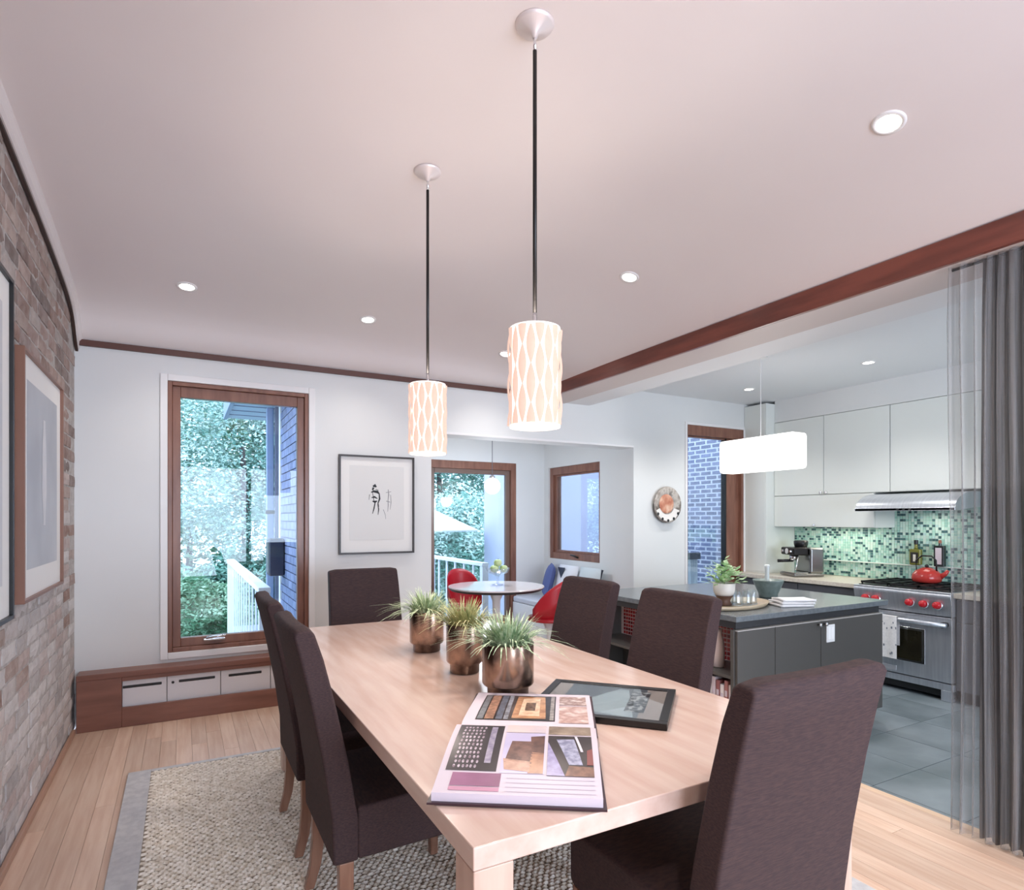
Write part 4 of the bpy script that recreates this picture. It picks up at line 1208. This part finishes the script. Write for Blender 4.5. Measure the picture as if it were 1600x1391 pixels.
# ---- backsplash
bs = sroot('wall_backsplash', 'sea green glass mosaic backsplash behind the range')
B(KW - .006, 1.6, .75, KW, 4.486, 1.62).build('tile_backing', mat('splash_grout', (214, 228, 218), rough=.7), bs)
mosaic(bs, 'green_mosaic', 'x', KW - .006, 1.7, 4.486, .752, 1.6, .026, [(176, 218, 204), (196, 228, 216), (166, 212, 198), (206, 230, 220), (180, 216, 212), (156, 204, 192), (84, 124, 124), (64, 100, 104), (184, 222, 208), (202, 230, 220)], .003, 8)
B(KW - .035, 1.7, .905, KW - .01, 4.486, .917).build('ledge', mat('ledge_glass', (226, 238, 232), rough=.15), bs, bevel=.002)

# ---- espresso machine
em = thing('espresso_machine', 'steel and black espresso machine on the beige worktop', 'coffee machine', (5.74, 4.13, .751), R(-25))
ES = mat('espresso_steel', (150, 150, 148), rough=.25, metal=1)
B(-.17, -.15, .004, .15, .15, .035).build('base', ES, em, bevel=.008)
B(.0, -.15, .035, .15, .15, .3).build('body', ES, em, bevel=.02)
B(-.16, -.12, .22, .0, .15, .30).build('head', DARKM, em, bevel=.015)
B(-.16, -.14, .036, -.02, .14, .045).build('drip_tray', CHROME, em, bevel=.003)
MB().lathe([(.06, .30), (.07, .33), (.072, .36), (.06, .37)], 20).build('bean_hopper', BLACK, em, smooth=True, loc=(.02, .07, 0))
MB().lathe([(.04, 0), (.04, .05), (.032, .055)], 20).build('group_head', CHROME, em, smooth=True, loc=(-.09, .02, .165))
MB().tube([(-.09, .02, .16), (-.24, .06, .155)], [.014, .017], 10).build('portafilter_handle', BLACK, em, smooth=True)
MB().lathe([(.03, 0), (.03, .004)], 20).build('gauge', WHITEP, em, loc=(-.161, .02, .26)).rotation_euler = (0, R(-90), 0)
MB().tube([(-.11, -.11, .22), (-.13, -.12, .12), (-.15, -.13, .07)], .006, 8).build('steam_wand', CHROME, em, smooth=True)
for k_ in (0, 1):
    MB().lathe([(.015, 0), (.013, .02)], 14).build('dial', CHROME, em, loc=(-.16, -.07 + k_ * .16, .26)).rotation_euler = (0, R(-90), 0)

# ---- bottles on the ledge
bo = thing('oil_bottle', 'square yellow green bottle with dark label behind the kettle', 'bottle', (KW - .05, 3.17, .917))
B(-.028, -.05, 0, .02, .05, .15).build('body', mat('bottle_green', (120, 122, 52), rough=.1, spec=.6), bo, bevel=.012)
MB().lathe([(.02, .145), (.014, .17), (.014, .2)], 14).build('neck', MATS['bottle_green'], bo, smooth=True)
MB().lathe([(.017, .195), (.017, .235)], 14).build('stopper', BLACK, bo)
B(-.0295, -.034, .02, -.028, .034, .12).build('label', mat('label_black', (34, 32, 30), rough=.5), bo)
B(-.0305, -.012, .035, -.0294, .012, .1).build('emblem', mat('label_white', (222, 218, 206), rough=.5), bo, bevel=.004)
bo = thing('vinegar_bottle', 'dark square bottle with tall white label on the ledge', 'bottle', (KW - .05, 2.965, .917))
B(-.028, -.042, 0, .02, .042, .19).build('body', mat('bottle_dark', (30, 34, 34), rough=.12), bo, bevel=.006)
MB().lathe([(.012, .185), (.012, .215)], 14).build('neck', MATS['bottle_dark'], bo)
MB().lathe([(.014, .212), (.012, .24)], 14).build('cork', mat('cork', (150, 96, 78), rough=.7), bo)
B(-.0295, -.026, .02, -.028, .026, .17).build('label', PAPER, bo)

# ---- plate on the wall
t = thing('wall_plate', 'round glazed ceramic plate with painted figures hung on the wall', 'plate', (4.425, BK - .002, 1.497))
MB().lathe([(.08, 0), (.12, .014), (.185, .04), (.19, .036), (.182, .046), (.118, .026), (.001, .022)], 40, cap1=False).build('dish', print_mat('plate_glaze', [(70, 60, 54), (150, 140, 132), (196, 188, 180), (92, 82, 76)], 9, 'noise', .12), t, smooth=True).rotation_euler = (R(90), 0, 0)
MB().lathe([(.085, 0), (.1, .004), (.085, .008)], 24).build('painted_face', print_mat('plate_terracotta', [(170, 96, 76), (206, 146, 120), (232, 200, 176)], 10, 'noise', .15), t, loc=(-.01, -.0275, .01)).rotation_euler = (R(90), 0, 0)
MB().grid(lambda u, v: ((.10 + .07 * v) * math.cos(R(200 + 140 * u)), -.03 - .014 * v, (.10 + .07 * v) * math.sin(R(200 + 140 * u))), 20, 3).build('white_rim', mat('plate_white', (228, 224, 220), rough=.12), t)
for a in range(5):
    an = R(215 + a * 28)
    MB().ball((.165 * math.cos(an), -.045, .165 * math.sin(an)), .016, 8, 6, (1, .2, 1)).build('painted_spot', mat('plate_ink', (32, 34, 38), rough=.2), t)

# ================================================================== NOOK
t = thing('round_table', 'round white topped pedestal table in the breakfast nook', 'table', (2.745, 5.36, NF))
MB().lathe([(.47, .728), (.478, .736), (.475, .745), (.001, .746)], 48, cap1=False).build('tabletop', mat('white_laminate', (226, 220, 222), rough=.12), t, smooth=False)
MB().lathe([(.45, .706), (.474, .727)], 48).build('table_edge', mat('edge_black', (38, 34, 36), rough=.4), t)
MB().lathe([(.25, .001), (.22, .015), (.05, .06), (.035, .2), (.04, .6), (.09, .706)], 32).build('pedestal', WHITEP, t, smooth=True)
def tulip(loc, rz, label):
    t = thing('shell_chair', label, 'chair', loc, rz, 'red shell chairs in the nook')
    def fn(u, v):
        a = (u - .5) * PI * 1.15
        hgt = .86 - .30 * abs(2 * u - 1) ** 2.4
        r = .10 + .15 * min(1, v * 1.6)
        z = .44 + (hgt - .44) * max(0, (v - .25) / .75) ** 1.3
        return (r * 1.02 * math.sin(a), -r * math.cos(a) * (1 + .12 * v), z)
    o = MB().grid(fn, 28, 14).build('shell', mat('red_shell', (178, 30, 44), rough=.35), t, smooth=True)
    o.modifiers.new('s', 'SOLIDIFY').thickness = .012
    MB().lathe([(.2, .43), (.225, .445), (.2, .47), (.001, .475)], 32, cap1=False).build('seat_pad', MATS['red_shell'], t, smooth=True)
    MB().lathe([(.21, .001), (.19, .012), (.03, .05), (.025, .3), (.07, .435)], 28).build('pedestal', WHITEP, t, smooth=True)
    return t
tulip((2.68, 5.98, NF), R(180), 'red shell chair at the window side of the round table').scale = (.74, .74, 1)
tulip((3.12, 4.97, NF), R(35), 'red shell chair half hidden behind the dining chairs')
fb = thing('fruit_stand', 'clear glass pedestal bowl on the round table', 'bowl', (2.78, 5.40, NF + .747))
MB().lathe([(.06, 0), (.055, .006), (.012, .015), (.01, .08), (.03, .095), (.1, .125), (.125, .17), (.121, .17), (.09, .128), (.001, .105)], 32, cap1=False).build('bowl', GLASS, fb, smooth=True)
am = mat('green_apple', (170, 200, 130), (206, 220, 170), scale=14, rough=.3)
for k_, (x, y, z, nm) in enumerate(((-.055, -.03, .163, 'lower left'), (.05, -.035, .163, 'lower right'), (0, .055, .163, 'lower back'), (-.004, -.012, .222, 'topmost'))):
    a = thing('apple', f'green apple in the glass fruit stand, {nm}', 'apple', (2.78 + x, 5.40 + y, NF + .747 + z), 0, 'green apples in the fruit stand')
    MB().lathe([(.001, -.03), (.016, -.036), (.036, -.02), (.042, .004), (.034, .028), (.016, .035), (.001, .026)], 16).build('flesh', am, a, smooth=True)
    MB().tube([(0, 0, .026), (.004, 0, .045)], .002, 6).build('stem', mat('apple_stem', (80, 60, 40), rough=.7), a)
t = thing('nook_bench', 'white built in bench along the side wall of the nook', 'bench', (3.55, 5.0, NF))
B(0, 0, 0, .452, 1.49, .40).build('base', WHITEP, t, bevel=.003)
B(0, 0, .40, .452, 1.49, .47).build('seat_cushion', mat('bench_fabric', (206, 208, 216), rough=.8), t, bevel=.02)
def pillow(loc, sz, rot, m, label):
    t = thing('cushion', label, 'cushion', loc)
    t.rotation_euler = rot
    def fn(sg):
        def f(u, v):
            a, b = 2 * u - 1, 2 * v - 1
            k_ = (1 - abs(a) ** 3) * (1 - abs(b) ** 3)
            return (sg * .06 * k_ ** .6 - .0, a * sz / 2 * (1 - .06 * (1 - b * b)), (b + 1) * sz / 2)
        return f
    MB().grid(fn(1), 10, 10).build('front_panel', m, t, smooth=True)
    MB().grid(fn(-1), 10, 10).build('back_panel', m, t, smooth=True)
    return t
pillow((3.79, 6.14, NF + .485), .40, (0, R(14), R(-28)), mat('blue_cloth', (86, 98, 150), rough=.8), 'blue square cushion on the nook bench')
p_ = pillow((3.83, 5.80, NF + .485), .40, (0, R(12), 0), mat('white_cloth', (222, 224, 230), rough=.8), 'white cushion with a dark triangle on the nook bench')
MB().add([(-.066, .13, .36), (-.066, -.02, .36), (-.066, .03, .24), (-.06, .13, .36), (-.06, -.02, .36), (-.06, .03, .24)], [(0, 1, 2), (5, 4, 3), (0, 3, 4, 1), (1, 4, 5, 2), (2, 5, 3, 0)]).build('dark_patch', mat('dark_cloth', (52, 58, 76), rough=.8), p_)
p_ = pillow((3.83, 5.37, NF + .485), .40, (0, R(12), 0), mat('grey_cloth', (196, 206, 210), rough=.8), 'pale grey cushion with dark edge on the nook bench')
MB().tube([(0, -.2, 0.01), (0, -.195, .2), (0, -.2, .39)], .012, 8).build('dark_piping', MATS['dark_cloth'], p_, smooth=True)

# ================================================================== OUTSIDE
# ground, deck
struct(B(-14, 4.99, -1.3, 16, 34, -1.0).build('ground', mat('lawn', (96, 134, 110), (150, 176, 160), scale=1.2, rough=.95, bump=.5, bscale=10)), 'garden lawn')
dk = sroot('floor_deck', 'grey timber deck outside the nook')
dm = mat('deck_board', (150, 158, 170), (130, 138, 150), scale=4, stretch=(1, 12, 12), rough=.7, objrand=.06)
me = B(.62, 0, -.04, 3.5, .135, 0).mesh('deck_board'); me.materials.append(dm)
for i in range(17):
    inst('deck_board', me, dk, (0, 6.7 + i * .14, -.12))
RAILW = mat('rail_white', (226, 230, 236), rough=.5)
def railing(x, y0, y1, zt, z0, label):
    t = thing('deck_railing', label, 'railing', (x, y0, z0))
    B(-.045, 0, zt - z0 - .045, .045, y1 - y0, zt - z0).build('top_rail', RAILW, t, bevel=.004)
    B(-.025, 0, .06, .025, y1 - y0, .11).build('bottom_rail', RAILW, t)
    n_ = int((y1 - y0) / .3)
    me = B(-.007, -.02, .11, .007, .02, zt - z0 - .045).mesh('baluster'); me.materials.append(RAILW)
    for i in range(n_):
        inst('baluster', me, t, (0, .06 + i * .3, 0))
    for yy in (0, y1 - y0 - .08):
        B(-.04, yy, 0, .04, yy + .08, zt - z0 - .046).build('post', RAILW, t)
railing(.58, 5.2, 9.1, .80, -.6, 'white deck railing seen through the tall window')
railing(3.33, 6.8, 8.7, .80, -.35, 'white deck railing seen through the nook window')
# nook outside wall of dark blue bricks
ow = sroot('wall_exterior', 'blue grey brick outside wall of the nook')
B(.885, BK + .205, -1, .93, 6.68, 2.62).build('mortar_bed', mat('dark_mortar', (48, 54, 74), rough=.9), ow)
obm = mat('blue_brick', (122, 130, 160), (102, 112, 146), scale=9, rough=.8, objrand=.16, bump=.3, bscale=40)
me = B(-.0125, -.106, -.034, .012, .106, .034).mesh('brick'); me.materials.append(obm)
for j in range(38):
    z = -.35 + j * .078
    y = BK + .21 + (.11 if j % 2 else .0)
    while y + .1 < 6.62:
        if y - .106 > BK + .205:
            inst('brick', me, ow, (.886, y, z))
        y += .222
struct(B(.84, 6.60, -1, .93, 6.70, 2.62).build('trim_9', mat('corner_board', (78, 86, 108), rough=.6)), 'dark blue corner board outside')
ev = thing('roof_eave', 'grey blue roof eave outside the tall window', 'eave', (.5, 6.0, 2.4))
B(-.05, -.2, .1, .9, 1.6, .16).build('soffit', mat('eave_soffit', (150, 168, 190), rough=.6), ev)
for k_ in range(6):
    B(-.05, -.2 + k_ * .3, .092, .4, -.19 + k_ * .3, .1).build('soffit_board', mat('eave_line', (96, 112, 136), rough=.6), ev)
B(-.09, -.2, .08, -.05, 1.6, .24).build('fascia', mat('eave_fascia', (120, 138, 164), rough=.6), ev)
dp = thing('downspout', 'grey blue rain downspout on the outside corner', 'downspout', (.80, 6.72, -.8))
B(-.035, -.035, 0, .035, .035, 3.3).build('pipe', mat('downspout_blue', (128, 146, 178), rough=.5), dp, bevel=.008)
for z in (.5, 2.2):
    B(-.042, -.042, z, .042, .042, z + .04).build('bracket', DARKM, dp)
lb = thing('dark_wall_box', 'dark box mounted on the blue outside wall', 'wall_fixture', (.80, 6.3, .80))  # dark box resembling a wall lamp, built unlit
B(-.07, -.11, 0, .07, .11, .36).build('case', mat('wall_box_dark', (34, 40, 58), rough=.5), lb, bevel=.015)
B(-.074, -.09, .03, -.069, .09, .33).build('front_plate', BLACK, lb)
# neighbour walls
pw_ = struct(B(5.6, 6.8, -1, 6.25, 11.5, 2.9).build('wall_neighbour', mat('lavender_stucco', (184, 184, 208), (178, 180, 204), scale=2, rough=.9)), 'plain pale neighbour wall outside the nook')
nw = sroot('wall_neighbour_brick', 'neighbour wall of blue bricks in white mortar')
B(6.32, 5.0, -1, 6.5, 6.78, 2.72).build('mortar_bed', mat('white_mortar', (232, 236, 248), rough=.9), nw)
nbm = mat('lilac_brick', (138, 144, 172), (118, 126, 156), scale=10, rough=.8, objrand=.18)
me = B(-.008, -.082, -.02, .01, .082, .02).mesh('brick'); me.materials.append(nbm)
for j in range(38):
    z = .45 + j * .061
    y = 5.32 + (.1 if j % 2 else 0)
    while y + .1 < 6.78:
        inst('brick', me, nw, (6.32, y, z)); y += .2
fc = thing('side_fence', 'weathered grey plank fence outside the kitchen window', 'fence', (4.9, 5.5, -1))
fm_ = mat('fence_grey', (214, 222, 226), (170, 184, 190), scale=5, stretch=(12, 12, 1), rough=.8, objrand=.15)
for k_ in range(7):
    B(.0 + k_ * .105, 0, 0, .098 + k_ * .105, .025, 1.9).build('plank', fm_, fc)
B(-.02, -.03, 1.85, .75, .05, 1.93).build('cap_rail', mat('fence_cap', (74, 82, 92), rough=.7), fc)
# patio umbrella
um = thing('patio_umbrella', 'white patio umbrella outside the nook window', 'umbrella', (4.35, 12.0, -1))
MB().lathe([(1.28, 2.1), (1.29, 2.13), (.65, 2.4), (.05, 2.66), (.001, 2.67)], 8, cap0=False, cap1=False).build('canopy', mat('canvas', (232, 234, 238), rough=.8), um)
MB().tube([(0, 0, 0), (0, 0, 2.65)], .025).build('pole', RAILW, um)
MB().lathe([(.3, 0), (.28, .08), (.05, .1)], 20).build('base', CHAR, um)
# trees and shrubs
def foliage(n, rad, ls, seed, shell=.55):
    rr = np.random.RandomState(seed)
    d = rr.normal(size=(n, 3)); d /= np.linalg.norm(d, axis=1)[:, None]
    q = (shell + (1 - shell) * rr.rand(n))[:, None]
    # lumps
    lump = 1 + .18 * np.sin(d[:, :1] * 7 + seed) + .15 * np.sin(d[:, 1:2] * 9 + seed * 2) + .15 * np.sin(d[:, 2:] * 8 + seed * 3)
    c = d * q * lump * np.array(rad)
    a = rr.normal(size=(n, 3)); a[:, 2] *= .5; a /= np.linalg.norm(a, axis=1)[:, None]
    b = np.cross(a, rr.normal(size=(n, 3))); b /= np.linalg.norm(b, axis=1)[:, None]
    l = (ls * (.6 + .8 * rr.rand(n)))[:, None]
    v = np.stack([c - a * l, c + b * l * .42, c + a * l, c - b * l * .42], 1).reshape(-1, 3)
    me = bpy.data.meshes.new('foliage')
    me.vertices.add(n * 4); me.vertices.foreach_set('co', v.ravel().astype(np.float32))
    me.loops.add(n * 4); me.loops.foreach_set('vertex_index', np.arange(n * 4, dtype=np.int32))
    me.polygons.add(n); me.polygons.foreach_set('loop_start', np.arange(0, n * 4, 4, dtype=np.int32))
    me.update(); me.validate()
    return me
leafm = [mat('leaf_teal', (84, 138, 126), (196, 222, 214), scale=1.6, rough=.6, detail=8, contrast=(.4, .62)),  # near white-cyan leaf highlights put into each second colour
         mat('leaf_green', (78, 126, 92), (176, 208, 178), scale=2.0, rough=.6, detail=8, contrast=(.4, .62)),
         mat('leaf_pale', (120, 168, 154), (220, 236, 230), scale=1.8, rough=.6, detail=8, contrast=(.38, .6)),
         mat('leaf_dark', (46, 92, 78), (130, 178, 160), scale=2.2, rough=.6, detail=8, contrast=(.42, .66))]
bark = mat('bark', (84, 78, 76), (60, 56, 56), scale=6, stretch=(4, 4, 1), rough=.9)
def tree(name, cat, x, y, zc, rad, n, ls, mi, seed, label, group, trunk=True):
    t = thing(name, label, cat, (x, y, -1), 0, group)
    o = inst('foliage', foliage(n, rad, ls, seed), t, (0, 0, zc + 1)); o.data.materials.append(leafm[mi])
    if trunk:
        MB().tube([(0, 0, 0), (.06, .05, (zc + 1) * .5), (-.05, 0, zc + 1)], [.16, .12, .07], 8).build('trunk', bark, t, smooth=True)
    else:
        MB().tube([(0, 0, 0), (.02, .02, (zc + 1))], [.04, .02], 6).build('stem', bark, t, smooth=True)
tree('tree', 'tree', -1.5, 16, 2.6, (2.6, 2, 3.4), 29000, .0455, 2, 1, 'pale tree at the left edge of the tall window', 'garden trees')
tree('tree', 'tree', 1.4, 17, 3.2, (2.4, 2, 3.4), 29000, .0455, 0, 2, 'teal tree in the middle of the tall window', 'garden trees')
tree('tree', 'tree', 4.0, 19, 3.4, (2.6, 2.2, 4.0), 16000, .1, 3, 3, 'dark tree far behind the deck', 'garden trees')
tree('tree', 'tree', 7.6, 19, 3.4, (2.4, 2.2, 4.4), 29000, .0455, 3, 4, 'dark tall tree behind the shrub in the nook window', 'garden trees')
tree('tree', 'tree', 10.6, 21, 3.4, (2.6, 2.4, 4.6), 16000, .1, 0, 5, 'teal tree behind the neighbour wall', 'garden trees')
tree('tree', 'tree', -6, 20, 3.4, (3.4, 2.4, 4.6), 14000, .11, 3, 6, 'dark tree at the far left of the garden', 'garden trees')
tree('tree', 'tree', .2, 24, 4.6, (5.5, 2.4, 5.2), 26000, .13, 1, 14, 'broad green tree at the back of the garden', 'garden trees')
tree('shrub', 'shrub', 6.1, 14.5, .6, (1.9, 1.3, 1.45), 22000, .06, 2, 7, 'large pale shrub in the nook window', 'garden shrubs', False)
tree('shrub', 'shrub', 4.3, 15.2, .1, (1.5, 1.2, 1.2), 14000, .06, 0, 8, 'teal shrub behind the patio umbrella', 'garden shrubs', False)
tree('shrub', 'shrub', .3, 12.6, -.35, (.9, .8, .6), 9000, .045, 1, 9, 'low green shrub beyond the deck railing', 'garden shrubs', False)
tree('shrub', 'shrub', 1.2, 13.6, .0, (1.1, .8, .8), 9000, .05, 3, 10, 'dark green shrub right of centre in the tall window', 'garden shrubs', False)
tree('shrub', 'shrub', -.7, 10.4, -.75, (.7, .6, .35), 2500, .06, 0, 11, 'small ground cover clump at the left of the tall window', 'garden shrubs', False)
tree('shrub', 'shrub', .25, 8.6, -.85, (.45, .5, .25), 2500, .05, 2, 12, 'small pale clump below the deck railing', 'garden shrubs', False)
tree('shrub', 'shrub', 1.0, 10.9, -.85, (.5, .5, .22), 2000, .05, 1, 13, 'small green clump in the middle of the lawn', 'garden shrubs', False)
sm = mat('field_stone', (150, 160, 170), (110, 120, 132), scale=5, rough=.9)
for k_, (x, y, s, nm) in enumerate(((.05, 9.6, .3, 'nearest the railing'), (.35, 10.2, .34, 'in the middle of the lawn'), (.0, 11.6, .4, 'farthest back'))):
    tag(MB().ball((0, 0, 0), s, 10, 6, (1.4, .8, .22)).build('stepping_stone', sm, loc=(x, y, -.97), smooth=True), 'grey stepping stone ' + nm, 'stone', 'stepping stones')
